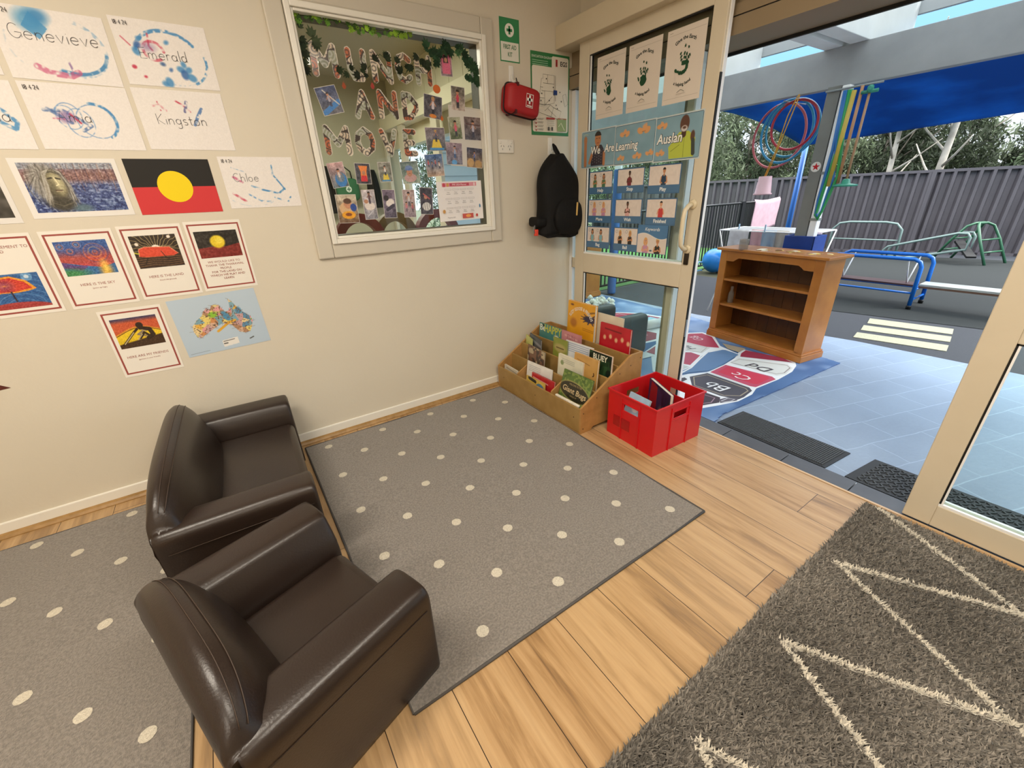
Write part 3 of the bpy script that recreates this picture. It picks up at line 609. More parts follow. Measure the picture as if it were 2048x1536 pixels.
# --- flag
c=Cv(.288,.208,'211f1c'); c.rect(0,.104,.288,.208,'24221f',0); c.rect(0,0,.288,.104,'cf3a3c'); c.ell(.144,.104,.06,.06,'f0d317',40)
onA(c,'flag_print',-.231,1.259,'black and red flag print with a yellow disc','flag')
# --- four red-bordered posters
BR='9c4a44'
def bordered(name,img,texts,x,z,lab,iw=(.028,.186),ih=(.13,.262),rot=0,w=.216,h=.303):
    c=Cv(w,h,'ebe6dc'); c.frame(.009,.012,w-.009,h-.012,.0065,BR); c.img(img,iw[0],ih[0],iw[1],ih[1])
    for (t,v,s) in texts: c.text(t,w/2,v,s*1.25,'9a5248',bold=.0,shear=0)
    return onA(c,'acknowledgement_poster',x,z,lab,'poster',GLOSS,'red-bordered posters')
im=Im(130,108,'3a5f9e',11); t=im.Y*1.0
im.put(np.clip(1.15-im.Y*1.6+.25*im.n(4),0,1),'cf3f34',1); im.put(np.clip(.9-abs(im.Y-.5)*5+.3*im.n(5),0,1),'d8502f',.6)
for cx,cy,R,cl in ((.85,.66,.3,'e86a2c'),(.12,.86,.12,'6f9bd0'),(.5,.9,.13,'6f9bd0'),(.3,.72,.12,'3f6fb0')):
    for k in range(6): im.arc(cx,cy,R*(k+1)/6,R*(k+1)/6,0,360,.02,[cl,'2f3f7f','f0a050','8a3f6a'][k%4],.5)
im.poly([(0,.42),(.5,.28),(.9,.2),(1.21,.3),(1.21,0),(0,0)],'356a9f'); im.poly([(0,.42),(.3,.3),(.6,.28),(.4,.14),(0,.25)],'6a3a78',.8); im.ell(.95,.1,.14,.26,'f0a63c',.8,.08); im.ell(.95,.15,.07,.2,'f5d660',.8,.06); im.ell(.1,.05,.4,.16,'3f8a4a',.9,.08); im.speck(40,.2)
bordered('sky',im,[('HERE IS THE SKY',.088,.0085),('(point up high)',.074,.0045)],-.565,.914,'red-bordered poster with blue and orange swirled sunset art')
im=Im(130,108,'2b2118',12)
for k in range(16):
    a=math.radians(8+k*11); P=[(.6+math.cos(a)*r*1.2,.5+math.sin(a)*r+.03*math.sin(r*22+k*1.3)) for r in np.linspace(.12,.95,12)]; im.line(P,.013,'c9b583',.85)
im.ell(.6,.58,.13,.13,'e6ded0'); im.ell(.6,.58,.07,.07,'8a7a8e'); im.ell(.14,.75,.05,.05,'eadfce'); im.ell(1.02,.93,.05,.05,'eadfce')
im.poly([(0,.42),(1.21,.42),(1.21,0),(0,0)],'33211a'); im.poly([(.1,.38),(.14,.6),(.3,.66),(.95,.62),(1.14,.4),(1.0,.34),(.3,.34)],'d64a33'); im.line([(.1,.38),(.14,.6),(.3,.66),(.95,.62),(1.14,.4)],.014,'f0b08a')
for k in range(5): im.line([(0,.06+.07*k),(.4,.1+.06*k),(.8,.04+.07*k),(1.21,.08+.06*k)],.012,'a27b48',.8)
im.line([(.7,.5),(.78,.3),(.9,.2)],.02,'1a120e'); im.line([(.3,.32),(.2,.14)],.02,'1a120e'); im.line([(0,.5),(.12,.46)],.03,'d8d24a'); im.speck(30,.1)
bordered('land',im,[('HERE IS THE LAND',.088,.0085),('(touch the ground)',.074,.0045)],-.334,.917,'red-bordered poster with red rock and rayed sun')
im=Im(110,80,'201c18',13); im.speck(16,.16); im.poly([(0,0),(1.375,0),(1.375,.5),(.9,.4),(.45,.42),(0,.38)],'7c2420'); im.speck(14,.16); im.ell(.68,.6,.24,.24,'e2c52b',1,.03); im.ell(.75,.64,.12,.12,'f4e25a',.7,.05); im.speck(30,.1)
bordered('thanks',im,[(s_,v,.0078) for s_,v in (('WE WOULD LIKE TO',.122),('THANK THE THARAWAL',.107),('PEOPLE',.092),('FOR THE LAND ON',.077),('WHICH WE PLAY AND',.062),('LEARN',.047))],-.107,.92,'red-bordered poster with small flag art and six text lines',iw=(.026,.19),ih=(.145,.26))
im=Im(140,112,'e5c328',14); im.put(np.clip((im.Y-.5-.14*np.sin(im.X*3.2-.6))*14,0,1),'c85a38'); im.put(np.clip((im.Y-.84)*7,0,1),'2d3560',.9); im.put(np.clip((.45-im.Y)*1.4,0,1),'b8a020',.6)
im.line([(x,.5+.14*math.sin(x*3.2-.6)) for x in np.linspace(0,1.25,20)],.02,'5a2a1c'); im.put(np.clip((.16+.16*im.X-im.Y)*30,0,1),'3f2a1c')
br='2a1c14'
im.line([(.12,.12),(.5,.5),(.62,.6)],.07,br); im.line([(.15,.15),(.5,.5)],.03,'c9b98a'); im.ell(.72,.72,.1,.1,br); im.line([(.72,.62),(.95,.55),(1.0,.35),(.85,.26)],.13,br); im.line([(.75,.5),(.6,.42),(.8,.34)],.06,'8a7a66'); im.line([(.62,.28),(.78,.46),(.92,.3)],.07,br); im.line([(.55,.24),(.7,.4)],.03,'b8aa92'); im.line([(.85,.5),(.72,.56)],.03,'9c8c76'); im.speck(50,.14)
bordered('friends',im,[('HERE ARE MY FRIENDS',.084,.0085),('(gesture to your friends)',.07,.0045)],-.505,.589,'red-bordered poster with a seated figure blowing a long pipe')
im=Im(130,108,'2c5f9a',15)
for k in range(14): im.arc(.62,.1,.2+.1*k,.12+.07*k,0,180,.014,'7fa6cf' if k%2 else '1f3f76',.6)
im.ell(.95,.9,.12,.12,'7fb0d8',.7); im.ell(.95,.9,.05,.05,'dceaf4',.9); im.poly([(0,.45),(.08,.75),(.3,.92),(.6,.95),(.9,.8),(1.05,.55),(.9,.5),(.6,.46),(.3,.48),(.1,.42)],'e0952f'); im.poly([(.05,.48),(.12,.72),(.32,.87),(.6,.9),(.85,.76),(.97,.57),(.6,.5),(.2,.5)],'c9372f'); im.ell(.42,.68,.16,.14,'6a2f6e',.7,.08)
for a in range(0,360,18): im.line([(.42,.68),(.42+.4*math.cos(math.radians(a)),.68+.24*math.sin(math.radians(a)))],.007,'ef9a4a',.6)
im.line([(.5,.5),(.52,.22)],.035,'2a1a2a'); im.ell(.5,-.05,.8,.24,'a33a3a'); im.speck(40,.16)
bordered('tree',im,[('ACKNOWLEDGEMENT TO',.252,.0085),('LAND',.236,.0085)],-.803,.914,'red-bordered poster with a red tree, cut by the left photo edge',ih=(.03,.16))
# --- map of the continent
im=Im(210,163,'b9cbdb',16); OUT=[(.07,.30),(.12,.27),(.22,.33),(.36,.42),(.48,.48),(.55,.44),(.60,.42),(.64,.34),(.68,.25),(.76,.20),(.84,.21),(.89,.30),(.93,.42),(.92,.52),(.86,.60),(.80,.68),(.77,.76),(.72,.88),(.68,.95),(.67,.80),(.64,.72),(.58,.70),(.55,.78),(.52,.86),(.46,.88),(.42,.87),(.38,.80),(.34,.84),(.28,.78),(.24,.70),(.14,.62),(.06,.52),(.05,.42)]
OUT=[((.12+.80*x)*im.asp*1.0,.07+.86*y) for x,y in OUT]
land=Im(210,163,'ffffff',3); land.poly(OUT,'000000'); lm=land.a[...,0]<.5
r=np.random.default_rng(5); P=r.random((170,2))*[im.asp,1]; pal=[hx(s_) for s_ in ('e3b24f','d9c98a','cf8f5a','7fa9b8','c7a0a0','e8d27a','8fae5a','b58a6a','d8b49a','5f8fae','e0a0a0','c9b27a','e6cf9a')]
D=np.argmin((im.X[...,None]-P[:,0])**2+(im.Y[...,None]-P[:,1])**2,-1); im.a=np.where(lm[...,None],np.array([pal[k%13] for k in range(170)])[D],im.a)
im.ell(.56,.66,.07,.05,'8bbf3e'); im.ell(.74,.6,.05,.1,'4f8fb4',1,.01,.4); im.ell(.95,.66,.045,.06,'4f8fb4'); im.line([(.55,.36),(.75,.48),(.85,.5)],.04,'e0a93a'); sp_=(vnoise(163,210,70,8,1.29)>.72)&lm; im.a[sp_]=hx('6a5548')
for k in range(70):
    q=OUT[k%len(OUT)]; a=r.random()*6.28; L_=.03+.03*r.random(); im.line([q,(q[0]+L_*math.cos(a),q[1]+L_*.5*math.sin(a))],.005,'6b5f5a',.6)
im.poly([(.55,.06),(.8,.08),(.8,.2),(.55,.18)],'e9e6e0'); im.line([(.57,.16),(.74,.17)],.012,'555555'); im.line([(.57,.12),(.62,.12)],.02,'555555'); im.line([(.98,.12),(1.04,.14)],.02,'5a5a5a')
c=Cv(.352,.272,'b9cbdb'); c.img(im,0,0,.352,.272); c.line([(.01,.012),(.09,.014)],.002,'8a97a8')
onA(c,'continent_map',-.262,.632,'pale blue map of a continent in patchwork colours','map',GLOSS,rot=.035)
c=Cv(.06,.06); c.poly([(0,0),(.055,.005),(.0,.045),(-.09,.12),(-.2,.14)],'5a2a22'); onA(c,'wall_decal',-.905,.637,'dark red-brown decal tip on the wall, cut by the left edge','decal',off=.0004)
# wall scuffs
# --- safety sign, plan, outlet, hooks, first aid bag
c=Cv(.135,.2,'e7e6dc'); c.frame(.0,.0,.135,.2,.006,'2f8a57'); c.rect(.004,.092,.131,.196,'2f8a57'); c.ell(.0675,.146,.031,.031,'efeee6',32); c.rect(.061,.127,.074,.165,'2f8a57',0); c.rect(.0485,.1395,.0865,.1525,'2f8a57')
c.text('FIRST AID',.0675,.06,.021,'2f7a4f',bold=.02,sx=.72); c.text('KIT',.0675,.026,.021,'2f7a4f',bold=.02,sx=.72)
o=onA(c,'first_aid_sign',1.598,1.972,'green and white first aid kit sign above the red pouch','sign',GLOSS)
c=Cv(.302,.428,'2a7a46',thick=.003); c.rrect(.008,.018,.294,.36,.012,'e8e2d4'); c.rrect(.16,.3,.294,.416,.012,'e8e2d4')
c.text('EVACUATION DIAGRAM',.008,.398,.0125,'e9efe6','L',sx=.8)
for v in (.385,.375,.365): c.line([(.01,v),(.13,v)],.003,'9cc7a8')
c.text('EGS',.255,.372,.024,'1d2226',bold=.03); c.rect(.19,.366,.205,.402,'b23a3a'); c.text('i',.197,.372,.02,'1d2226',bold=.03)
K='4c4a46'
def poly_(pts,w=.0016,cl=True): c.line([(.03+.24*x,.10+.22*y) for x,y in pts],w,K,cl)
poly_([(.25,1),(.62,1),(.62,.35),(.3,.28),(.1,.3),(.2,.9),(.25,.9)]); poly_([(.62,1),(.66,1),(.66,.4),(.62,.4)],.002); poly_([(.1,.3),(.12,.1),(.78,-.05),(.86,.16),(.6,.24),(.5,.3)])
for a,b in (((.25,.8),(.62,.8)),((.4,.8),(.4,1)),((.2,.62),(.6,.62)),((.3,.28),(.3,.62)),((.12,.45),(.3,.45)),((.15,.7),(.25,.7)),((.3,.28),(.55,.5)),((.3,.14),(.5,.3)),((.5,.0),(.6,.24)),((.4,.2),(.68,.02))): poly_([a,b],.0014,False)
poly_([(.9,.55),(1.0,.6),(1.08,.35),(.98,.28),(.92,.45)]); 
for x,y in ((.58,.72),(.6,.55),(.45,.4),(.68,.3),(.72,.22),(.8,.62),(.85,.4),(.35,.9),(.2,.55),(.17,.38)): c.ell(.03+.24*x,.1+.22*y,.004,.004,K,8)
c.rect(.17,.22,.2,.244,'27407f'); c.ell(.03,.115,.01,.01,'8a8a84',12); c.ell(.03,.115,.004,.004,K,10)
for k in range(4): c.poly([(.018,.09-k*.019),(.03,.084-k*.019),(.042,.09-k*.019),(.03,.076-k*.019)],'a83a3a'); c.line([(.045,.09-k*.019),(.09,.09-k*.019)],.0015,K); c.line([(.045,.084-k*.019),(.085,.084-k*.019)],.0015,K)
c.rect(.11,.087,.18,.097,'b03c3a')
for k in range(3): c.line([(.115,.078-k*.011),(.175,.078-k*.011)],.0016,'777570')
c.rect(.122,.026,.136,.046,K,0); c.rect(.15,.026,.164,.046,K); c.rect(.2,.024,.275,.09,'8fa36a'); c.rect(.2,.09,.275,.096,'a8623a'); c.line([(.21,.05),(.23,.07),(.26,.03)],.005,'d8dcb8'); c.text('ASSEMBLY',.237,.0905,.004,'e8e2d4')
o=onA(c,'evacuation_plan',1.81,1.617,'green-edged evacuation plan hung in the corner','notice',GLOSS)
t=thing('power_outlet','white double power outlet below the window\'s right side','power outlet',(1.607,YA,1.548))
MB().rbox(-.058,.058,-.01,0,-.037,.037,.004).build('face_plate',mat('outlet_white','e6e2d8',.35),t)
for s_ in (-1,1):
    m=MB()
    for (dx,dz,a) in ((-.009,.004,.5),(.009,.004,-.5),(0,-.012,0)): m.box(-.0012,.0012,-.0104,-.0096,-.005,.005,TR(s_*.026+dx,0,dz-.004)@Matrix.Rotation(a,4,'Y'))
    m.build('socket_slots',blackrub,t); MB().rbox(s_*.04-.006,s_*.04+.006,-.014,-.009,.014,.028,.002).build('switch',mat('outlet_white'),t)
def hook(x,z,lab,h=.1):
    t=thing('adhesive_hook',lab,'hook',(x,YA,z)); m=mat('hook_plastic','ecebe6',.3); MB().rbox(-.017,.017,-.006,0,-h/2,h/2,.006).build('hook_base',m,t)
    b=MB(); b.tube([(0,-.006,.005),(0,-.012,-.02),(0,-.02,-.034),(0,-.03,-.034),(0,-.034,-.024)],.0045,8); b.build('hook_prong',m,t); return t
hook(1.667,1.905,'white adhesive hook carrying the red first aid pouch'); hook(1.955,1.555,'white adhesive hook carrying the black backpack')
t=thing('first_aid_pouch','red zipped first aid pouch with a white cross hanging on the wall','pouch',(1.69,YA-.058,1.773),rot=(0,math.radians(8),0))
redf=mat('red_nylon','a5161d',.55,bump=(60,.3,.002)); b=MB(); 
def sup(rx,ry,rz,e=.35):
    def f(u,v):
        th=2*pi*u; ph=-pi/2+pi*v; cp,sp_=math.cos(ph),math.sin(ph); sg=lambda q,e_:math.copysign(abs(q)**e_,q)
        return (rx*sg(math.cos(th),e)*sg(cp,e),ry*sg(sp_,e*1.6),rz*sg(math.sin(th),e)*sg(cp,e))
    return f
b.grid(sup(.118,.054,.075),40,18,cu=True); b.build('pouch_body',redf,t)
b=MB(); f_=sup(.121,.02,.078,.33); b.tube([(f_(k/40,.5)[0],-.004,f_(k/40,.5)[2]) for k in range(40)],.004,6,closed=True); b.build('zip',mat('black_zip','141213',.6),t)
b=MB(); b.box(-.066,-.052,-.05,.05,-.076,.076).build('side_band',mat('dark_red_band','4a0d11',.7),t)
c=Cv(.05,.068); c.frame(0,0,.05,.068,.003,'e8e0dc'); c.rect(.019,.018,.031,.062,'efe9e6',0); c.rect(.006,.033,.044,.047,'efe9e6'); c.rect(.008,.006,.042,.012,'e8e0dc')
c.build('cross_label',PRINT,(.0,-.0565,-.034),(1,0,0),(0,0,1),(0,-1,0),t)
MB().tube([(-.01,.02,.07),(-.016,.028,.1),(-.022,.03,.118),(-.014,.03,.1),(-.004,.022,.07)],.003,6).build('hang_loop',mat('black_zip'),t)
# --- backpack
t=thing('backpack','black school backpack hanging from a hook in the corner','backpack',(1.95,YA-.10,1.24),rot=(0,math.radians(3),0))
bkf=mat('black_nylon','0d0d0e',.75,bump=(35,.5,.006),spec=.3)
def pack(u,v):
    th=2*pi*u; z=-.235+.49*v; wv=.175*(1-.05*v)*(1-max(0,(v-.55)/.45)**2.2*.72)*(min(1,v/.08+.6)); dv=.085*(1-max(0,(v-.5)/.5)**2*.6)*(min(1,v/.06+.5))
    sg=lambda q,e_:math.copysign(abs(q)**e_,q)
    return (wv*sg(math.cos(th),.7)+.02*math.sin(v*5),dv*sg(math.sin(th),.7)+.01*math.sin(v*9+u*12)*.5,z+.008*math.sin(th*3))
b=MB(); b.grid(pack,40,26,cu=True); n0=len(b.v); b.add([(0,0,-.24),(0.01,0,.262)],[]); 
for j,cc in ((0,n0),(25,n0+1)):
    for i in range(40): b.f.append([i*26+j,((i+1)%40)*26+j,cc]); b.mi.append(0); b.sm.append(True)
b.build('bag_body',bkf,t)
b=MB(); b.grid(lambda u,v:(.12*math.copysign(abs(math.cos(2*pi*u))**.6,math.cos(2*pi*u))*math.sin(pi*(v*.9+.05))**.35+.02,-.075-.045*math.sin(pi*(v*.9+.05))**.5*(0.6+.4*abs(math.sin(2*pi*u))) if math.sin(2*pi*u)<0 else -.06,-.215+.21*v),32,14,cu=True); b.build('front_pocket',bkf,t)
MB().rbox(.055,.066,-.124,-.117,-.10,-.02,.002).build('zip_pull',mat('yellow_cord','d8b46a',.6),t)
MB().tube([(-.02,-.0,.25),(-.028,.03,.29),(-.018,.055,.32),(.0,.055,.31),(.02,.02,.25)],.008,8).build('top_loop',bkf,t)
MB().rbox(-.215,-.13,-.06,.05,-.17,-.11,.02).build('side_flap',bkf,t)
MB().tube([(-.2,-.02,-.15),(-.225,-.03,-.18),(-.215,-.03,-.21),(-.19,-.02,-.2)],.004,6).build('strap_end',mat('grey_strap','77777a',.6),t)
MB().rbox(-.216,-.19,-.04,-.02,-.225,-.185,.005).build('buckle',mat('orange_red_plastic','e2432a',.4),t)
MB().tube([(-.05,.07,.2),(-.06,.085,.05),(-.06,.085,-.1),(-.05,.08,-.2)],.012,8).build('shoulder_strap',bkf,t); MB().tube([(.05,.07,.2),(.06,.085,.05),(.06,.085,-.1),(.05,.08,-.2)],.012,8).build('shoulder_strap',bkf,t)
# ================================================= ON THE WINDOW
YG=YA+.018   # glass face inside the frame
def pattern(W,H,seed):
    im=Im(W,H,'b9ab97',seed); r=np.random.default_rng(seed)
    P=[(r.random()*im.asp,r.random()) for _ in range(9)]; D=np.stack([np.hypot(im.X-a,im.Y-b) for a,b in P],-1); k=np.argmin(D,-1); d=np.take_along_axis(D,k[...,None],-1)[...,0]; s2=np.sort(D,-1)
    base=np.array([hx(s_) for s_ in ('8b8f78','b5613c','c9b8a2','6f725c','d8c9b4','a86a48')])[k%6]
    ringm=(np.sin(d*62)>-.1)[...,None]; im.a=np.where(ringm,base,base*.45+.5*np.where((k%3==0)[...,None],.85,.2)); edge=(s2[...,1]-s2[...,0])<.035; im.a[edge]=hx('3c3029'); return im
LET={'M':[[(0,0),(.03,1),(.5,.35),(.97,1),(1,0)]],'U':[[(0,1),(.03,.3),(.25,0),(.75,0),(.97,.3),(1,1)]],'N':[[(0,0),(0,1),(1,0),(1,1)]],'C':[[(1,.85),(.6,1),(.2,.9),(0,.5),(.2,.1),(.6,0),(1,.15)]],'H':[[(0,0),(0,1)],[(1,0),(1,1)],[(0,.5),(1,.5)]],
'A':[[(0,0),(.5,1),(1,0)],[(.2,.4),(.8,.4)]],'D':[[(0,0),(0,1),(.5,.97),(1,.6),(1,.4),(.5,.03),(0,0)]],'O':[[(.5,1),(.1,.8),(0,.5),(.1,.2),(.5,0),(.9,.2),(1,.5),(.9,.8),(.5,1)]],'V':[[(0,1),(.5,0),(1,1)]],'E':[[(1,1),(0,1),(0,0),(1,0)],[(0,.5),(.8,.5)]]}
for i,(ch,x,z,w,h,word,desc) in enumerate([('M',.63,1.879,.125,.138,'top','first letter of the top word'),('U',.777,1.875,.1,.136,'top','second letter of the top word'),('N',.901,1.877,.11,.138,'top','third letter of the top word'),('C',1.013,1.884,.095,.134,'top','fourth letter of the top word'),('H',1.124,1.885,.097,.138,'top','last letter of the top word'),
  ('A',.779,1.714,.1,.128,'mid','in the middle word'),('N',.907,1.721,.108,.13,'mid','in the middle word'),('D',1.026,1.721,.094,.132,'mid','in the middle word'),('M',.623,1.555,.132,.134,'low','starting the lowest word'),('O',.759,1.553,.108,.134,'low','in the lowest word'),('V',.885,1.551,.1,.132,'low','in the lowest word'),('E',1.002,1.554,.08,.132,'low','ending the lowest word')]):
    Wp,Hp=int(w/.0021),int(h/.0021); im=pattern(Wp,Hp,40+i); th=.215; mg=th/2+.005; asp=w/h
    D=np.full_like(im.X,9.)
    for st in LET[ch]: D=np.minimum(D,im.dist([(mg+x_*(asp-2*mg),mg+y_*(1-2*mg)) for x_,y_ in st]))
    im.mask=D<th/2; im.a[(D>th/2-.016)]=hx('d9d2c4')
    c=Cv(w,h); c.L=.0006; c.img(im,0,0,w,h)
    onA(c,'patterned_letter',x-w/2,z-h/2,'ochre and green patterned cut-out letter %s, %s on the window'%(ch,desc),'letter',GLOSS,'patterned letters on the window',Y=YG,off=.004+.0012*(i%2))
def figure(im,x,y,s,skin,top,leg,hair='2a1d18'):
    im.line([(x-.05*s,y-.5*s),(x-.04*s,y-.1*s)],.09*s,leg); im.line([(x+.06*s,y-.5*s),(x+.04*s,y-.1*s)],.09*s,leg); im.line([(x,y-.1*s),(x,y+.18*s)],.2*s,top); im.line([(x-.08*s,y+.18*s),(x-.2*s,y)],.06*s,skin); im.line([(x+.08*s,y+.18*s),(x+.2*s,y+.02*s)],.06*s,skin)
    im.ell(x,y+.36*s,.11*s,.13*s,skin,1,.01); im.put((np.hypot((im.X-x)/1.0,(im.Y-y-.4*s))<.125*s)*(im.Y>y+.39*s)*1.,hair)
def snap(lab,x,z,w,h,rot,bg0,bg1,fn,seed):
    Wp,Hp=int(w/.0013),int(h/.0013); im=Im(Wp,Hp,bg0,seed); im.grad(bg0,bg1); im.speck(7,.22); im.speck(24,.14); fn(im); im.speck(30,.08)
    c=Cv(w,h,'cfcac4',thick=.0004); c.img(im,.002,.002,w-.002,h-.002)
    onA(c,'photo_print',x-w/2,z-h/2,lab,'photo',GLOSS,'photos taped to the window',rot=math.radians(rot),Y=YG,off=.0012)
SK='b98568'; SK2='8a5f48'
c=Cv(.212,.299,'cfcac2'); c.frame(.004,.004,.208,.295,.002,'b5b0a6'); onA(c,'backing_sheet',1.35-.106,1.59-.15,'white laminated backing sheet behind the right-hand photos on the window','paper',GLOSS,rot=-.05,Y=YG,off=.0004)
snap('photo of a child on a blue slide, tilted, below the letter M',.619,1.721,.1,.114,13,'6a6a72','39456f',lambda m:(m.line([(.1,.1),(.8,.4)],.2,'3f7ec2'),m.line([(.3,.9),(.8,.3)],.05,'c8c4c0'),figure(m,.45,.55,.5,SK,'a9a4b5','3b3c52')),1)
snap('photo of a toddler standing on dark paving near orange toys',1.158,1.727,.107,.108,-7,'5d5a63','46454f',lambda m:(figure(m,.5,.55,.8,SK,'cfc6cf','2a2c3a','b08a5a'),m.ell(.5,.1,.2,.09,'d8853a')),2)
snap('photo of a child in red above the white backing sheet',1.316,1.775,.085,.114,-3,'b9a79c','5c5852',lambda m:figure(m,.35,.5,.75,SK,'c8405a','2a2832'),3)
snap('photo of a pink toy car seen from the front',1.259,1.926,.07,.108,1,'8a7f86','b05a70',lambda m:(m.poly([(.1,.1),(.55,.1),(.55,.6),(.5,.95),(.15,.95),(.1,.6)],'d76a8a'),m.poly([(.18,.55),(.48,.55),(.45,.88),(.2,.88)],'3a2a30'),m.ell(.33,.68,.09,.1,SK)),4)
snap('photo of a child in pink on a grassy path',1.284,1.633,.08,.111,4,'5f6a4c','a8a890',lambda m:figure(m,.38,.5,.7,SK,'d0607a','3a3a44'),5)
snap('photo of two children near brown fences, right photo of the upper pair',1.396,1.635,.111,.118,-1,'55525c','7d6a66',lambda m:(figure(m,.5,.5,.7,SK,'b8b4c4','3a3c50'),m.line([(.1,.7),(.9,.65)],.04,'5a3a3a')),6)
snap('photo of a child on a yellow and blue water table, larger one',1.155,1.575,.118,.114,1,'5a5f66','8c7f86',lambda m:(m.poly([(.25,.1),(.85,.1),(.7,.5),(.38,.5)],'e2c54a'),m.line([(.2,.08),(.9,.08)],.1,'4a8fc8'),figure(m,.55,.66,.5,SK,'5b5d74','2c2c3a','c9a25a')),7)
snap('photo of a crowd of children by a sandpit',1.133,1.446,.109,.113,4,'b39479','4d6ea3',lambda m:[figure(m,.15+.2*k,.62-.1*(k%2),.34,SK,['c24a5a','4a5a8a','b05a6a','e0d8d0'][k%4],'3a3a44') for k in range(4)],8)
snap('photo of a child kneeling with a blue tub on brown ground',1.264,1.506,.104,.113,-2,'6b6a78','97808a',lambda m:(figure(m,.5,.6,.55,SK,'9aa6c4','3b5a8a'),m.ell(.45,.1,.16,.12,'5f9fd8')),9)
snap('photo of children behind two straw bales, lowest at right',1.396,1.486,.107,.106,-4,'a58660','3f3f55',lambda m:(m.ell(.25,.25,.22,.22,'c09a62'),m.ell(.75,.2,.22,.2,'b08c58'),figure(m,.5,.6,.5,SK,'5f6aa0','2c3148')),10)
snap('photo of a child on a blue moulded seat, far left of its row',.593,1.402,.082,.115,7,'5b6a74','c8a0a0',lambda m:(m.ell(.45,.3,.26,.3,'3f7fc2'),m.ell(.45,.4,.18,.2,'6a7f92'),figure(m,.42,.5,.5,SK,'d8ccc8','8a8f9c')),11)
snap('photo of a red and orange toy car on dark paving',.721,1.407,.079,.098,-2,'3f3f48','4b4a55',lambda m:(m.poly([(.25,.12),(.62,.12),(.6,.6),(.68,.9),(.18,.9),(.28,.6)],'e88a4a'),m.poly([(.25,.12),(.62,.12),(.58,.42),(.3,.42)],'cf3440'),m.ell(.44,.55,.09,.1,SK)),12)
snap('small photo of a child at a yellow bowl on grass, in the row centre',.84,1.414,.071,.095,1,'71756c','8d8a80',lambda m:(m.poly([(.18,.08),(.58,.08),(.5,.4),(.26,.4)],'e0c84a'),m.line([(.16,.06),(.6,.06)],.08,'4d8cc0'),figure(m,.38,.6,.5,SK,'e0dcd8','2f2f3a')),13)
snap('photo of a smiling child in a blue sun hat',.981,1.411,.103,.109,4,'8fa08f','6a7a78',lambda m:(m.ell(.45,.25,.34,.2,'c09a98'),m.ell(.44,.52,.16,.2,SK),m.ell(.44,.72,.2,.12,'6f86b8'),m.ell(.44,.66,.25,.04,'5f78ae'),m.line([(.4,.47),(.5,.47)],.02,'8a3a3a')),14)
snap('photo of a baby eating from an orange plate, lower left corner',.609,1.243,.105,.138,-1,'7a5f4a','c8bda8',lambda m:(m.ell(.35,.5,.26,.24,'d8b288'),m.ell(.42,.68,.15,.17,'c98f70'),m.ell(.42,.78,.15,.1,'5a3f30'),m.ell(.4,.28,.26,.14,'e8a32a'),m.ell(.4,.3,.12,.06,'8a4a2a'),m.ell(.62,.55,.12,.14,'2f4f9a')),15)
snap('narrow photo of children drawing on paving',.729,1.258,.07,.147,0,'8a8a94','c8bfc4',lambda m:(m.ell(.24,.45,.2,.14,'e0d6d0'),m.ell(.12,.62,.08,.07,SK),figure(m,.26,.75,.4,SK2,'5a3f44','4a4050'),m.line([(.1,.1),(.35,.3)],.02,'d8d8e0')),16)
snap('narrow photo of a child in white bending forward',.838,1.257,.071,.144,-2,'5c5566','77677a',lambda m:(m.ell(.28,.55,.18,.14,'e4dcd8',1,.02,.4),m.ell(.14,.72,.1,.1,'2f2424'),m.line([(.15,.3),(.4,.45)],.12,'3a3444')),17)
snap('narrow photo of a person with two small children',.952,1.254,.071,.144,-2,'8f8088','b09a98',lambda m:(figure(m,.25,.68,.5,SK,'c8c0c0','5a5560'),figure(m,.12,.4,.35,SK,'c87a8a','6a5a66'),figure(m,.38,.38,.35,SK,'b05a6a','5a4a56')),18)
snap('narrow photo of a child with zebra striped toy',1.058,1.263,.078,.142,-4,'463f48','3a3038',lambda m:(m.ell(.28,.3,.2,.16,'e6e4e0'),[m.line([(.12+.08*k,.16),(.18+.08*k,.44)],.02,'1d1c20') for k in range(5)],m.ell(.25,.66,.08,.08,SK),m.line([(.15,.78),(.42,.6)],.05,'b85a5a')),19)
c=Cv(.3,.215,'e9e4e2'); c.rect(.035,.187,.265,.208,'d88a94'); c.rect(.085,.19,.215,.205,'b83a4c'); c.text('FMS 2024 Planner',.15,.193,.0095,'f2dfe0'); c.ell(.048,.197,.009,.011,'c03a4a',12); c.ell(.072,.197,.008,.01,'c8923a',12); c.ell(.25,.197,.006,.01,'e8c8cc',12)
for r_,v in enumerate((.168,.118,.068)):
    for k in range(4): c.frame(.05+k*.05,v,.092+k*.05,v+.008,.0008,'8a8684'); c.text(('Term','Dates','Week','Events')[k],.071+k*.05,v-.013,.0055,'5a5654'); c.line([(.058+k*.05,v-.02),(.084+k*.05,v-.02)],.0016,'7a7674')
c.text('Playgroup 2024',.075,.017,.006,'5a4a48'); c.rect(.15,.01,.225,.036,'c0452f'); c.ell(.19,.023,.018,.009,'e89a3a',14); c.ell(.25,.023,.008,.009,'c03a2a',10); c.ell(.03,.055,.009,.011,'c8923a',10); c.ell(.275,.075,.005,.011,'3a7fae',10)
onA(c,'planner_sheet',1.13,1.148,'white planner sheet with a red heading, lower right on the window','poster',GLOSS,rot=.015,Y=YG,off=.002)
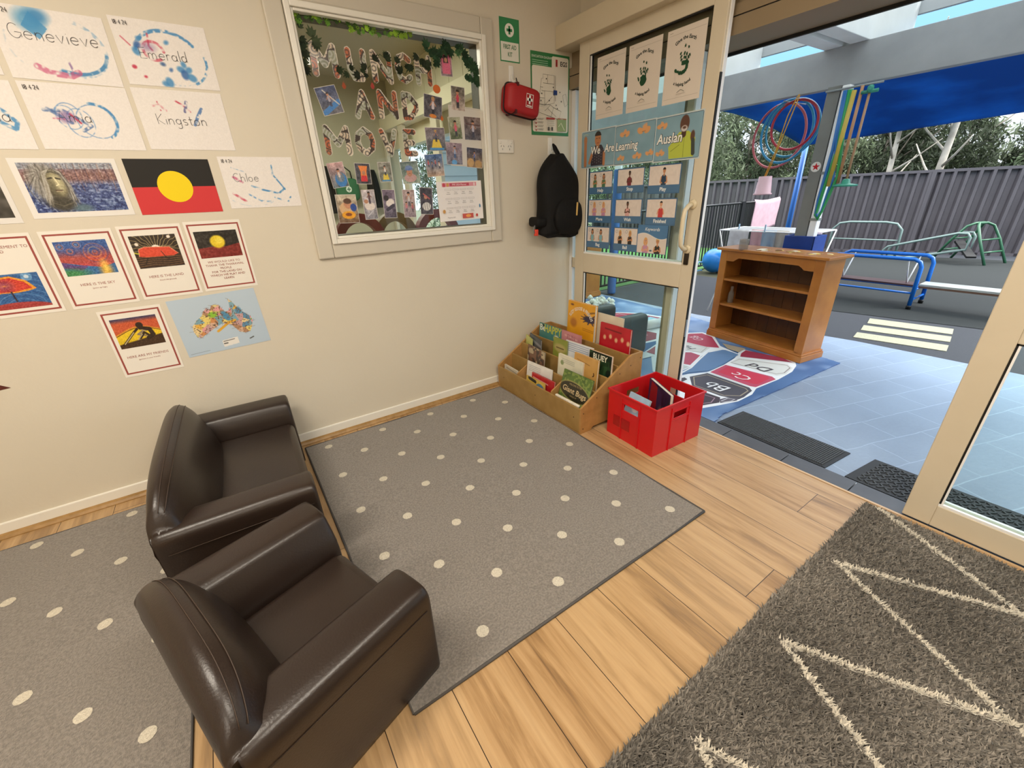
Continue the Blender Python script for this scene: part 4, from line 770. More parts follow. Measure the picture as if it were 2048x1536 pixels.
# ivy garlands
LFS=[(0,0),(.28,.1),(.5,.42),(.28,.45),(.3,.75),(.1,.62),(0,1),(-.1,.62),(-.3,.75),(-.28,.45),(-.5,.42),(-.28,.1)]
def ivy(lab,path,n,sz,seed,cols,y=YG-.006):
    t=thing('ivy_garland',lab,'garland',(path[0][0],y,path[0][1])); o0=np.array([path[0][0],y,path[0][1]])
    MB().tube([(p[0]-o0[0],0,p[1]-o0[2]) for p in path],.0018,5).build('stem',mat('ivy_stem','3f4a2c',.7),t)
    r=np.random.default_rng(seed); lb=MB()
    for k in range(n):
        f=r.random()*(len(path)-1); i=int(f); q=np.array(path[i])*(1-f+i)+np.array(path[i+1])*(f-i)+r.normal(0,.008,2); s_=sz*(.6+.6*r.random()); a=r.uniform(0,6.28); ty=r.uniform(-.5,.5); 
        lb.col=hx(cols[int(r.integers(len(cols)))])*(.7+.5*r.random()); vs=[]
        for (x,z) in LFS:
            X=x*s_*math.cos(a)-z*s_*math.sin(a); Z=x*s_*math.sin(a)+z*s_*math.cos(a); vs.append((q[0]-o0[0]+X,-.003-abs(x)*s_*.3-.01*r.random()*0-.012*abs(ty)*z,q[1]-o0[2]+Z))
        lb.add(vs,[tuple(range(12))])
    lb.build('leaves',LEAF,t)
ivy('ivy garland with bright green leaves along the top edge of the window',[(.53,2.03),(.66,2.035),(.8,2.02),(.95,2.025),(1.08,2.03)],60,.03,1,['8fb53a','5f8a34','47682e','3f5a2c'])
ivy('thick dark ivy cluster in the top right of the window',[(1.15,1.98),(1.2,1.93),(1.26,2.0),(1.33,2.01),(1.38,1.95),(1.43,1.92),(1.45,1.86),(1.37,1.88)],64,.045,2,['2c4a30','25402a','3a5c3a'])
ivy('dark ivy leaves at the left side of the window behind the M',[(.53,1.98),(.54,1.9),(.525,1.82),(.56,1.93),(.6,1.96)],20,.045,3,['3f4a34','2f3d2a'])
ivy('dark ivy leaves trailing behind the letters U, N and H',[(.68,1.86),(.8,1.84),(.9,1.93),(1.02,1.86),(1.1,1.94),(1.18,1.9)],26,.04,4,['2f3a28','27341f'],y=YG-.002)
for x,z,r_,cl,lab in ((1.19,1.81,.02,'c9682f','round orange paper leaf right of the letter H'),(.7,1.79,.018,'9c4a2c','rust coloured paper leaf below the letters M and U'),(.84,1.8,.018,'a33c34','red paper leaf above the letter N'),(1.205,1.68,.016,'c4642c','orange paper leaf beside the toddler photo')):
    c=Cv(.06,.06); c.poly([(.03+r_*p[0]*1.2,.03+r_*(p[1]*2-1)) for p in LFS] if cl!='c9682f' else [(.03+r_*math.cos(a)*1.1,.03+r_*math.sin(a)) for a in np.linspace(0,6.1,14)],cl); onA(c,'paper_leaf',x-.03,z-.03,lab,'paper leaf',PRINT,Y=YG,off=.002)
# arches of timber in the next room, green bag, dark coats
def arch(x,y,R,cl,lab,r0):
    b=MB(); P=[(R*math.cos(a),R*math.sin(a)*.8) for a in np.linspace(0,pi,18)]+[((R-r0)*math.cos(a),(R-r0)*math.sin(a)*.8) for a in np.linspace(pi,0,18)]
    b.prism(P,-.06,.06,axis=1); o=b.build('wooden_arch',cl,loc=(x,y,0)); return o
# ================================================= ON THE SLIDING DOOR
XG=XB+.0168; KG=XG/XB
def onG(c,name,y,z,*a,**k): return onB(c,name,y*KG,1.27+(z-1.27)*KG,*a,X=XG,**k)
GN='1f4a30'
def handprint(c,cx,cy,s,ang,seed,full=True):
    r=np.random.default_rng(seed); ca,sa=math.cos(ang),math.sin(ang)
    def T(x,y): return (cx+(x*ca-y*sa)*s,cy+(x*sa+y*ca)*s)
    def blob(x,y,rx,ry,rot): 
        P=[]; 
        for k in range(14): a=2*pi*k/14; q=1+.22*(r.random()-.5)*2; X,Y=rx*q*math.cos(a),ry*q*math.sin(a); P.append(T(x+X*math.cos(rot)-Y*math.sin(rot),y+X*math.sin(rot)+Y*math.cos(rot)))
        c.poly(P,GN)
    if full: blob(0,0,.42,.5,0); blob(.02,-.3,.3,.25,.3)
    else: blob(.05,.35,.42,.2,0); blob(.35,.05,.14,.35,.1); blob(.12,-.35,.3,.18,.6); blob(-.25,-.42,.2,.15,0); blob(-.75,-.25,.14,.16,.9); blob(-.5,-.33,.14,.1,.2)
    for k,(a,L_) in enumerate(((.42,1.0),(.12,1.2),(-.14,1.15),(-.5,.95))):
        dx,dy=math.sin(-a),math.cos(a)
        for q,(d,l_) in enumerate(((.62,.13),(.86,.15),(1.12*L_,.12))): blob((.0-a*.3)*-1*0+dx*d*L_+(-.08 if k==0 else 0),dy*d*L_,.085,l_,-(-a)*-1)
    if full: blob(-.62,.1,.09,.22,.5)
for k,(y,z,nm,sd) in enumerate(((2.113,1.664,'left',3),(1.879,1.661,'middle',4),(1.64,1.658,'right',5))):
    w,h=.212,.302; c=Cv(w,h,'ddd3c8'); c.line([(.012,h-.022),(w-.006,h-.022)],.0008,'8f867c'); c.line([(.008,.022),(w-.01,.022)],.0008,'8f867c'); c.line([(.012,h-.012),(.03,h-.012)],.002,'a39a90')
    c.text('Give the Earth',w*.5,h*.835,.0145,'24312a',bold=.035,arc=.085,sx=.95); c.text('a helping hand',w*.5,h*.225,.0135,'24312a',bold=.035,arc=-.095,sx=.95)
    handprint(c,w*(.46,.5,.5)[k],h*(.44,.45,.47)[k],(.046,.048,.052)[k],(.12,-.1,-.15)[k],sd,k<2)
    c.line([(w*.4,.042),(w*.45,.048),(w*.5,.052),(w*.55,.048),(w*.6,.042)],.0018,'5a6458'); c.line([(w*.38,.036),(w*.62,.036)],.001,'8a8278')
    onG(c,'handprint_poster',y,z,'white poster with a green painted handprint, %s one of three on the sliding door'%nm,'poster',PRINT,'handprint posters on the door')
def person_im(im,x,y,s,skin,top,hair,arm=1,long_=False,pat=None):
    if long_: im.ell(x,y+.30*s,.15*s,.24*s,hair)
    im.poly([(x-.2*s,y-.5*s),(x+.2*s,y-.5*s),(x+.22*s,y+.02*s),(x+.08*s,y+.14*s),(x-.08*s,y+.14*s),(x-.22*s,y+.02*s)],top)
    im.line([(x,y+.1*s),(x,y+.25*s)],.1*s,skin); im.ell(x,y+.38*s,.115*s,.155*s,skin,1,.008)
    im.put(((np.hypot((im.X-x)/(.125*s),(im.Y-y-.42*s)/(.145*s))<1)&(im.Y>y+.44*s))*1.,hair)
    for q in (-1,1): im.ell(x+q*.045*s,y+.39*s,.014*s,.018*s,'2a1d18')
    im.line([(x-.04*s,y+.30*s),(x+.04*s,y+.30*s)],.014*s,'8a3f38')
    if arm==1: im.line([(x-.2*s,y),(x-.24*s,y-.22*s),(x-.02*s,y-.18*s)],.085*s,skin); im.line([(x+.2*s,y),(x+.24*s,y-.22*s),(x+.04*s,y-.12*s)],.085*s,skin)
    if arm==2: im.line([(x-.21*s,y),(x-.27*s,y-.3*s),(x-.14*s,y-.34*s)],.085*s,skin); im.line([(x+.21*s,y),(x+.27*s,y-.3*s),(x+.14*s,y-.34*s)],.085*s,skin)
    if arm==3: im.line([(x-.21*s,y),(x-.28*s,y-.25*s)],.085*s,skin); im.line([(x+.21*s,y),(x+.27*s,y-.25*s)],.085*s,skin)
def hands_im(im,x,y,s,rot,col='d9a06c'):
    for q in (-1,1):
        im.ell(x+q*.11*s,y,.10*s,.07*s,col,1,.008,rot+q*.5)
        for k in range(4): a=rot+q*(.5+.25*k)+1.2; im.line([(x+q*.1*s,y),(x+q*.1*s+.17*s*math.cos(a),y+.15*s*math.sin(a))],.028*s,col)
    im.line([(x-.05*s,y-.03*s),(x+.05*s,y-.02*s)],.01*s,'7a4a2c')
BB='7fa3b5'; BK='1f3b4f'
def banner(part,w,h):
    im=Im(int(w/.0016),int(h/.0016),BB,60+part); im.speck(5,.05); a=im.asp
    if part==0:
        im.line([(.17,.06),(.16,.75)],.12,'b5794f'); im.ell(.16,.78,.07,.12,'b5794f'); im.arc(.17,.9,.1,.05,20,160,.015,'d8cf8a',.8)
        im.poly([(.42,.02),(1.0,.02),(.98,.45),(.86,.6),(.6,.6),(.44,.44)],'2f2b38'); [im.ell(.5+.09*(k%6),.1+.08*(k//6)+.03*(k%2),.009,.009,'c9c4d0') for k in range(30)]
        im.line([(.46,.36),(.36,.12)],.1,'b5794f'); im.line([(.98,.36),(.98,.05)],.1,'b5794f'); im.line([(.7,.55),(.7,.68)],.13,'a56f48'); im.ell(.7,.76,.13,.19,'b5794f'); im.put(((np.hypot((im.X-.7)/.145,(im.Y-.82)/.17)<1)&(im.Y>.86))*1.,'231a18'); im.line([(.64,.79),(.67,.79)],.02,'2a1d18'); im.line([(.74,.79),(.77,.79)],.02,'2a1d18'); im.line([(.66,.66),(.74,.66)],.016,'7a3a30')
    if part==1: hands_im(im,.35,.78,.9,.3); hands_im(im,1.02,.80,1.1,0); hands_im(im,.25,.15,.7,.6); hands_im(im,.85,.16,.8,.4); hands_im(im,a-.12,.2,.7,0)
    if part==2:
        hands_im(im,.2,.82,.8,.5); hands_im(im,.2,.17,.7,0); x=a-.5; im.poly([(x-.36,.02),(x+.36,.02),(x+.36,.45),(x+.16,.62),(x-.12,.62),(x-.4,.3)],'b5c24a'); im.line([(x-.34,.28),(x-.12,.38),(x+.02,.5)],.11,'b5c24a'); im.line([(x-.32,.2),(x-.08,.33)],.012,'6f7a2a'); im.line([(x+.06,.04),(x+.04,.55)],.012,'7c8732'); im.line([(x+.02,.55),(x+.02,.68)],.13,'4a3026'); im.ell(x+.02,.8,.13,.19,'5a3a2c'); im.ell(x+.02,.69,.09,.07,'c9c6c4'); im.ell(x+.02,.71,.05,.03,'5a3a2c'); im.ell(x+.28,.5,.06,.12,'5a3a2c'); im.line([(x+.3,.4),(x+.34,.1)],.1,'3a3f3a')
    c=Cv(w,h,'c3cfd2',thick=.0007); c.rrect(.004,.006,w-.004,h-.006,.006,BK); c.img(im,.006,.008,w-.006,h-.008); return c
def btext(c,t,u,v,s,**k):
    for dx,dy in ((-.0018,0),(.0018,0),(0,-.0018),(0,.0018)): c.text(t,u+dx,v+dy,s,'2f4049','L',bold=.04,shear=.12,**k); c.L-=c.EPS
    c.L+=2*c.EPS; c.text(t,u,v,s,'f4f5f1','L',bold=.025,shear=.12,**k)
yb=2.222; rotb=.024
c=banner(0,.287,.205); btext(c,'We',.088,.075,.042,sx=.9); btext(c,'Are',.2,.078,.042,sx=.85)
onB(c,'sign_language_banner',2.228,1.410,'left banner sheet on the sliding door, man waving beside We Are','banner',GLOSS,'three-sheet banner',rot=-.0,off=.0008)
c=banner(1,.287,.205); btext(c,'Learning',.012,.078,.042,sx=.80)
onB(c,'sign_language_banner',1.947,1.407,'middle banner sheet on the sliding door, signing hands around Learning','banner',GLOSS,'three-sheet banner',rot=0,off=.0019)
c=banner(2,.28,.208); btext(c,'Auslan',.018,.085,.045,sx=.9)
onB(c,'sign_language_banner',1.667,1.402,'right banner sheet on the sliding door, bearded man in lime shirt','banner',GLOSS,'three-sheet banner',rot=0,off=.0008)
def card(y,z,w,h,word,ppl,lab):
    c=Cv(w,h,'4c7195'); im=Im(int(w/.0016),int(h*.68/.0016),'ded3cc',70+len(word)); im.speck(8,.04)
    for p in ppl: person_im(im,*p)
    for p in ppl:
        if len(ppl)==2: im.arc(p[0]-.33,.8,.09,.09,0,360,.018,'6f7f8c')
    c.rrect(.0015,.0015,w-.0015,h-.0015,.006,'2f567c'); c.rrect(.003,.003,w-.003,h-.003,.005,'4a7299'); c.img(im,.006,h*.30,w-.006,h-.006); c.text(word,w/2,h*.095,.019,'e6edf0',bold=.04)
    onG(c,'sign_card',y,z,lab,'card',GLOSS,'sign language cards on the door')
S1,S2,S3='c98f66','5a3a2a','dba683'
two=lambda top,hair,skin,arm=1,long_=True:[(.55,.42,.85,skin,top,hair,arm,long_),(1.45,.42,.85,skin,top,hair,arm,long_)]
one=lambda top,hair,skin,arm=1:[(1.08,.42,.88,skin,top,hair,arm,False)]
card(2.146,1.26,.2,.13,'Help',two('4f7a5a','2a1c18',S1),'card reading Help, two figures in green, top left of the cards')
card(1.912,1.26,.202,.131,'Stop',one('7a2430','1d1512',S2),'card reading Stop, figure in dark red, top centre of the cards')
card(1.684,1.25,.208,.143,'Play',one('26405a','1d1a1c',S1,2),'card reading Play, figure in navy, top right of the cards')
card(2.147,1.092,.203,.14,'More',two('c48fae','d9a05a',S3),'card reading More, two fair-haired figures in pink')
card(1.916,1.094,.206,.136,'Wait',one('d9a9a4','1d1512',S2),'card reading Wait, figure in pale pink, centre of the cards')
card(1.682,1.089,.202,.14,'Finished',one('c43d3c','1d1512',S3,3),'card reading Finished, figure in bright red')
card(2.153,.937,.206,.134,'Bag',two('7fb0be','2a1c18',S1,2),'card reading Bag, two figures in pale blue, bottom left of the cards')
card(1.914,.934,.192,.138,'Ball',two('2c2724','c9a25a',S1),'card reading Ball, two figures in black and yellow')
w,h=.208,.157; c=Cv(w,h,'3f6f9f'); im=Im(130,98,'ded3cc',90); person_im(im,.4,.22,.62,S3,'c48fae','d9a05a',1,True); person_im(im,.95,.22,.62,S1,'2c2724','c9a25a',1); im.put(np.clip((im.Y-.62-.1*np.sin(im.X*4+.4))*40,0,1),'4a7aa8'); im.line([(x,.62+.1*math.sin(x*4+.4)) for x in np.linspace(0,1.33,20)],.018,'e6e8e6'); im.ell(.66,.1,.06,.03,'4a5a6a')
c.img(im,.002,.002,w-.002,h-.002); c.text('Keywords',w/2,h*.80,.018,'dfe6ea',bold=.015,shear=.2); onG(c,'sign_card',1.726,.934,'blue title card reading Keywords, bottom right of the cards','card',GLOSS,'sign language cards on the door',off=.0012)
def arch(x,y,z,R,r0,m,lab,H=.8):
    b=MB(); P=[(R*math.cos(a),R*H*math.sin(a)) for a in np.linspace(0,pi,20)]+[((R-r0)*math.cos(a),(R-r0)*H*math.sin(a)) for a in np.linspace(pi,0,20)]
    b.prism(P,-.03,.03,axis=1); o=b.build('wooden_arch',m,loc=(x,y,z)); tag(o,lab,'arch','wooden arches behind the window')
struct('window_ledge',MB().box(.5,1.6,2.52,2.8,1.02,1.05),mat('ledge_paint','c9c0a8',.6))
arch(.70,2.62,1.05,.15,.045,mat('red_stained_wood','7d241b',.5),'red wooden arch behind the glass, lower left of the window',1.1)
arch(.93,2.67,1.05,.14,.045,mat('brown_stained_wood','7a5a30',.5),'brown wooden arch behind the glass, middle of the window',1.15)
arch(1.19,2.62,1.05,.15,.045,mat('red_stained_wood'),'red wooden arch behind the planner sheet on the window',1.1)
# bags and coats hanging in the next room
gm=mat('green_canvas','2f6b45',.7); t=thing('green_bag','green bag with white cross hanging in the next room','bag',(1.5,5.86,1.42)); b=MB(); b.grid(sup(.14,.05,.13,.5),26,12,cu=True); b.build('bag_body',gm,t,loc=(0,-.05,0)); MB().tube([(-.07,-.05,.11),(-.06,-.06,.2),(0,-.06,.25),(.06,-.06,.2),(.07,-.05,.11)],.008,6).build('bag_handle',mat('black_zip'),t)
c=Cv(.07,.07); c.ell(.035,.035,.035,.035,'dfe8dc',24); c.rect(.03,.012,.04,.058,'2f6b45',0); c.rect(.012,.03,.058,.04,'2f6b45'); c.build('cross_print',PRINT,(-.035,-.103,-.03),(1,0,0),(0,0,1),(0,-1,0),t)
for x,z,sx_,sz_,lab in ((1.26,1.42,.09,.26,'black coat hanging left of the green bag in the next room'),(1.83,1.42,.08,.22,'black coat hanging right of the green bag in the next room')):
    b=MB(); b.grid(lambda u,v:(sx_*(1-.5*v**3)*math.cos(2*pi*u)*(1+.1*math.sin(u*40)),.05*math.sin(2*pi*u)*(1+.15*math.sin(u*30+v*5)),-sz_+2*sz_*v),36,14,cu=True); tag(b.build('hanging_coat',bkf,loc=(x,5.84,z)),lab,'coat')
c=Cv(.07,.13,'e0e6da'); c.rect(.004,.06,.066,.126,'2f7a4f'); c.ell(.035,.093,.02,.02,'e8efe6'); o=c.build('safety_sign',PRINT,(1.19,5.895,1.79),(1,0,0),(0,0,1),(0,-1,0)); tag(o,'small green and white sign on the next room wall','sign')
# ================================================= RUGS
def rug(name,lab,x0,x1,y0,y1,dots,group=None):
    t=thing(name,lab,'rug',((x0+x1)/2,(y0+y1)/2,0)); cx,cy=(x0+x1)/2,(y0+y1)/2
    cm=mat('grey_carpet','8d867e',1.0,bump=(330,.9,.004),noise=(150,'736d67',1.0),spec=.1,sheen=.3)
    b=MB(); nu,nv=60,60
    def f(u,v):
        x=x0+(x1-x0)*u; y=y0+(y1-y0)*v; z=.008+.0022*math.sin(x*9+y*5)*math.sin(y*7-x*3)+(.004*math.exp(-((x-.75)**2+(y-2.1)**2)/.02) if x0>0 else 0)
        return (x-cx,y-cy,z)
    b.grid(f,nu,nv); b.build('rug_pile',cm,t)
    e=MB(); P=[(x0,y0),(x1,y0),(x1,y1),(x0,y1)]
    for i in range(4):
        a,bb=P[i],P[(i+1)%4]; e.tube([(a[0]-cx,a[1]-cy,.005),(bb[0]-cx,bb[1]-cy,.005)],.005,6)
    e.build('rug_binding',mat('grey_binding','4d4a48',.8),t)
    d=MB(); r=np.random.default_rng(3)
    for (x,y,rr) in dots:
        k=26; ph=r.random(k)*.1; z=f((x-x0)/(x1-x0),(y-y0)/(y1-y0))[2]+.0013
        vs=[(x-cx,y-cy,z)]
        for i in range(k): a=2*pi*i/k; q=rr*(1+ph[i]-.05); X,Y=x+q*math.cos(a),y+q*math.sin(a); vs.append((X-cx,Y-cy,f((X-x0)/(x1-x0),(Y-y0)/(y1-y0))[2]+.0012))
        d.add(vs,[(0,1+i,1+(i+1)%k) for i in range(k)],True)
    d.build('dots',mat('cream_carpet','d8d1c1',1.0,bump=(330,.9,.004),noise=(220,'bdb5a4',.9),spec=.1),t); return t
ds=[]
for n_ in range(11):
    for m_ in range(9):
        if (m_+n_)%2==0:
            x=.217+.157*m_+.004*n_*0; y=2.272-.1628*n_
            if x<1.40 and y>.75: ds.append((x,y,.0205))
rug('dotted_rug','grey rug with cream dots beside the book display',.105,1.425,.714,2.345,ds)
ds=[]
for n_ in range(-1,12):
    for m_ in range(-6,2):
        if (m_+n_)%2==0:
            x=-.653+.157*m_; y=2.237-.1655*n_
            if -1.72<x<-.44 and y>.45 and y<2.28: ds.append((x,y,.0205))
rug('dotted_rug','grey rug with cream dots at the left behind the dark sofa',-1.75,-.4,.4,2.285,ds)
# shag rug: thousands of tufts; cream zigzag tufts
t=thing('shag_rug','dark grey shaggy rug with cream zigzag lines at the lower right','rug',(1.2,-.4,0))
MB().box(-1.2,.80,-1.1,.725,.001,.008).build('rug_backing',mat('shag_backing','45413d',1),t)
N=150000; r=np.random.default_rng(8); X=r.uniform(0,2.0,N); Y=r.uniform(-.42,.335,N)
far=r.random(N)<.12; Y=np.where(far,r.uniform(-1.0,-.42,N),Y)
ZZ=[(2.2,.72),(1.985,.293),(1.757,-.14),(1.532,.27),(1.318,-.185),(1.079,.244),(.865,-.21),(.651,.24),(.44,-.2),(.22,.24)]
D=np.full(N,9.)
def seg(a,b,ex=0):
    global D
    a=np.array(a);b=np.array(b); b=b+(b-a)*ex; d=b-a; tt=np.clip(((X-a[0])*d[0]+(Y-a[1])*d[1])/(d@d),0,1); D=np.minimum(D,np.hypot(X-a[0]-tt*d[0],Y-a[1]-tt*d[1]))
for i in range(1,len(ZZ)-1):
    a,b=ZZ[i],ZZ[i+1]
    if a[1]>b[1]: seg(a,b,.25)
    else: seg(b,a,.25)
wh=D<.0062
edge=np.clip(np.minimum.reduce([X-0,2.0-X,.335-Y])/.02,0.25,1)
h=(.019+.010*r.random(N))*(.6+.4*edge); az=r.normal(-.6,.9,N); ln=(.010+.012*r.random(N)); wdt=.0021+.0014*r.random(N)
wx=-np.sin(az)*wdt; wy=np.cos(az)*wdt; ox,oy=1.2,-.4
lx=np.cos(az)*ln; ly=np.sin(az)*ln
V=np.zeros((N,5,3)); V[:,0]=np.stack([X-ox-wx,Y-oy-wy,np.full(N,.007)],1); V[:,1]=np.stack([X-ox+wx,Y-oy+wy,np.full(N,.007)],1)
V[:,2]=np.stack([X-ox+wx+lx*.35,Y-oy+wy+ly*.35,h*.75],1); V[:,3]=np.stack([X-ox-wx+lx*.35,Y-oy-wy+ly*.35,h*.75],1); V[:,4]=np.stack([X-ox+lx,Y-oy+ly,h],1)
big=(np.sin(X*7+Y*4)*np.sin(Y*9-X*3)*.5+.5); base_=np.array([hx('76716a')])*(.72+.5*r.random((N,1)))*(.86+.2*big[:,None]); Cc=np.where(wh[:,None],hx('d3ccbd')*(.85+.2*r.random((N,1))),base_)
V[wh,2:,2]+=.004
def fastmesh(name,V,polys,n,C,m,parent=None):
    me=bpy.data.meshes.new(name); nv=len(V); me.vertices.add(nv); me.vertices.foreach_set('co',V.ravel().astype(np.float32))
    li=np.concatenate([p.ravel() for p in polys]); tot=np.concatenate([np.full(len(p),p.shape[1]) for p in polys]); st=np.concatenate([[0],np.cumsum(tot)[:-1]])
    me.loops.add(len(li)); me.loops.foreach_set('vertex_index',li.astype(np.int32)); me.polygons.add(len(tot)); me.polygons.foreach_set('loop_start',st.astype(np.int32)); me.polygons.foreach_set('loop_total',tot.astype(np.int32))
    me.update(calc_edges=True); me.validate(); a=me.color_attributes.new('Col','FLOAT_COLOR','POINT'); arr=np.ones((nv,4)); arr[:,:3]=lin(np.clip(C,0,1)); a.data.foreach_set('color',arr.ravel().astype(np.float32)); me.materials.append(m)
    o=bpy.data.objects.new(name,me); COL.objects.link(o)
    if parent: o.parent=parent; KIDS.setdefault(parent.name,[]).append(o)
    return o
ix=np.arange(N)[:,None]*5
C5=np.repeat(Cc,5,0).reshape(N,5,3)
for nm,sel in (('pile',~wh),('zigzag_pile',wh)):
    k=int(sel.sum()); i5=np.arange(k)[:,None]*5
    o=fastmesh(nm,V[sel].reshape(-1,3),[i5+np.array([[0,1,2,3]]),i5+np.array([[3,2,4]])],k*5,C5[sel].reshape(-1,3),PILE,t); o['kind']='stuff'
# ================================================= CHILD-SIZE LEATHER SEATS
lea=mat('dark_brown_leather','261c17',.34,bump=(190,.25,.0015),noise=(2.5,'2c211a',.6)); stm=mat('stitching','3a2c23',.6); dk=mat('seat_base_cloth','17120f',.8)
def seat_unit(name,lab,cat,x,y,th,W,D,A=.335,S=.215,B=.47,ti=.10,tb=.15,bf=.0):
    t=thing(name,lab,cat,(x,y,0),th); hw=W/2
    for s_ in (1,-1):
        # arm cross-section (across the seat), rounded top, inner face sloping down to the seat
        P=[]
        out=[(hw-.008,.002),(hw-.006,.012),(hw-.004,.14),(hw-.0,A-.055)]
        top=[(hw-.001,A-.032),(hw-.006,A-.016),(hw-.018,A-.004),(hw-.034,A),(hw-ti+.03,A-.001),(hw-ti+.008,A-.005),(hw-ti-.006,A-.015),(hw-ti-.013,A-.032)]
        inn=[(hw-tb+.004,S+.03),(hw-tb,S-.04),(hw-tb,.012),(hw-tb+.004,.002)]
        P=[(s_*p,z) for p,z in out+top+inn]
        b=MB(); ar=0 if W>.8 else .022; xs=[-D/2-.014+ar,-D/2-.008+ar,-D/2+.10,0,D/2-.03,D/2-.009,D/2-.003,D/2]; ins=[.01,.0,0,0,0,.0,.003,.012]; dz=[0,0,0.0,-.0,-.001,-.003,-.007,-.014]
        cz=A*.5; cy=s_*(hw-.06)
        def f(u,v,P=P,xs=xs,ins=ins,dz=dz,cy=cy):
            i=int(round(u*(len(xs)-1))); j=int(round(v*len(P)))%len(P); p=P[j]; q=ins[i]
            yy=p[0]+(cy-p[0])*q/.07; zz=p[1]+((cz-p[1])*q/.25 if p[1]>.1 else 0); zz+=dz[i]*(max(0,(p[1]-S)/(A-S))); return (xs[i],yy,zz)
        b.grid(f,len(xs),len(P),cv=True); n_=len(P); m_=len(xs)
        b.f.append(list(range(n_))[::-1]); b.mi.append(0); b.sm.append(False); b.f.append([(m_-1)*n_+k for k in range(n_)]); b.mi.append(0); b.sm.append(False)
        o=b.build('armrest',lea,t,subsurf=1)
        st=MB(); st.tube([(xx,s_*(hw+.0006),A-.075) for xx in (-D/2+.015,0,D/2-.02)],.0012,5); st.build('seam_stitching',stm,o)
    iw=hw-tb+.004
    b=MB(); b.rbox(-D/2+.02,D/2-.008,-iw,iw,.03,S,.03,4); b.build('seat_cushion',lea,t)
    b=MB(); b.box(-D/2+.03,D/2-.05,-hw+.1,hw-.1,.004,.05); b.build('base',dk,t)  # base block in one even dark cloth colour
    # back: arched slab, forward bulge, rises over the arms
    NU,NV=40,20
    prof=[(-.0,.0),(-.006,.3),(-.0,.6),(.0,.85),(.02,.96),(.05,1.0),(.085,.97),(.115,.88),(.15,.66),(.17,.45),(.17,.2),(.15,.0)]
    prof_=prof
    def bk(u,v):
        a=-1+2*u; hh=(1-abs(a)**(3.4 if W>.8 else 2.6))**(.5 if W>.8 else .6) if abs(a)<1 else 0; top=A-.012+(B-A+.012)*hh
        k=v*len(prof_); i=int(k)%len(prof_); j=(i+1)%len(prof_); f=k-int(k); px_=prof_[i][0]*(1-f)+prof_[j][0]*f; pz=prof_[i][1]*(1-f)+prof_[j][1]*f
        th_=(.55+.45*(1-abs(a)**4)); zb=.06 if abs(a)<.93 else A-.1
        return (-D/2-.012+px_*th_-.006+(.0 if W>.8 else .006),a*(hw-.022),zb+(top-zb)*pz)
    b=MB(); b.grid(bk,NU,24,cv=True); b.f.append(list(range(24))[::-1]); b.mi.append(0); b.sm.append(True); b.f.append([(NU-1)*24+k for k in range(24)]); b.mi.append(0); b.sm.append(True)
    o=b.build('backrest',lea,t,subsurf=1)
    st=MB()
    for vv in (5.45/12,6.1/12):
        st.tube([tuple(np.array(bk(u,vv))+np.array([0.0,0,.0012])) for u in np.linspace(.03,.97,40)],.0013,5)
    st.build('seam_stitching',stm,o); return t
seat_unit('small_sofa','small dark brown leather two-seat sofa against the poster wall','sofa',-.155,1.885,-.03,.96,.46,A=.365,B=.51,S=.26,ti=.13,tb=.165)
seat_unit('small_armchair','small dark brown leather armchair in the foreground on the dotted rug','armchair',-.103,1.0,.33,.635,.47,A=.35,S=.22,B=.46,ti=.13,tb=.185)
# ================================================= BOOK DISPLAY
ply=mat('display_board','a5854f',.45,noise=(14,'94743f',.7),bump=(40,.1,.001)); edg=mat('display_board_edge','b58a52',.5,noise=(20,'9c7440',.6))
t=thing('book_display','low wooden tiered book display filled with picture books, beside the crate','book display',(1.44,1.506,0))
BX=[0,.12,.21,.295,.385]; BZ=[.158,.232,.295,.345,.392]; BWd=.874
side=[(0,.03),(0,.163),(.37,.385),(.395,.395),(.49,.395),(.49,0),(.42,0),(.40,.02),(.10,.02),(.08,0),(.0,0)]
for y0 in (0,BWd-.014): MB().prism(side,y0,y0+.014,axis=1).build('side_panel',edg,t,bevel=.0015)
MB().box(-.0,.012,.0141,BWd-.0141,.004,BZ[0]).build('front_panel',ply,t,bevel=.0015)
for k in range(1,5): MB().box(BX[k]-.006,BX[k]+.006,.0141,BWd-.0141,.02,BZ[k]).build('divider_board',ply,t,bevel=.0015)
MB().box(.478,.49,.0141,BWd-.0141,.004,.395).build('back_panel',edg,t)
MB().box(.012,.478,.0141,BWd-.0141,.012,.022).build('bottom_board',ply,t)
for y in (.277,.64): MB().prism([(.013,.022),(.013,.165),(.02,.172),(.113,.222),(.113,.022)],y,y+.009,axis=1).build('partition',edg,t)
sc=MB()
for (x,z) in ((.02,.03),(.02,.13),(.12,.2),(.21,.24),(.30,.3),(.39,.33),(.47,.36),(.47,.05)): sc.lathe([(.004,0),(.004,.0008),(.001,.0012)],8,TR(x,0,z)@Matrix.Rotation(pi/2,4,'X'))
for y in (.06,.43,.8): sc.lathe([(.004,0),(.004,.0008),(.001,.0012)],8,TR(0,y,.09)@Matrix.Rotation(-pi/2,4,'Y'))
sc.build('screw_heads',mat('screw_brown','5a3d22',.5),t)
paper=mat('book_pages','e4ded0',.7,noise=(90,'d2cab9',.8))
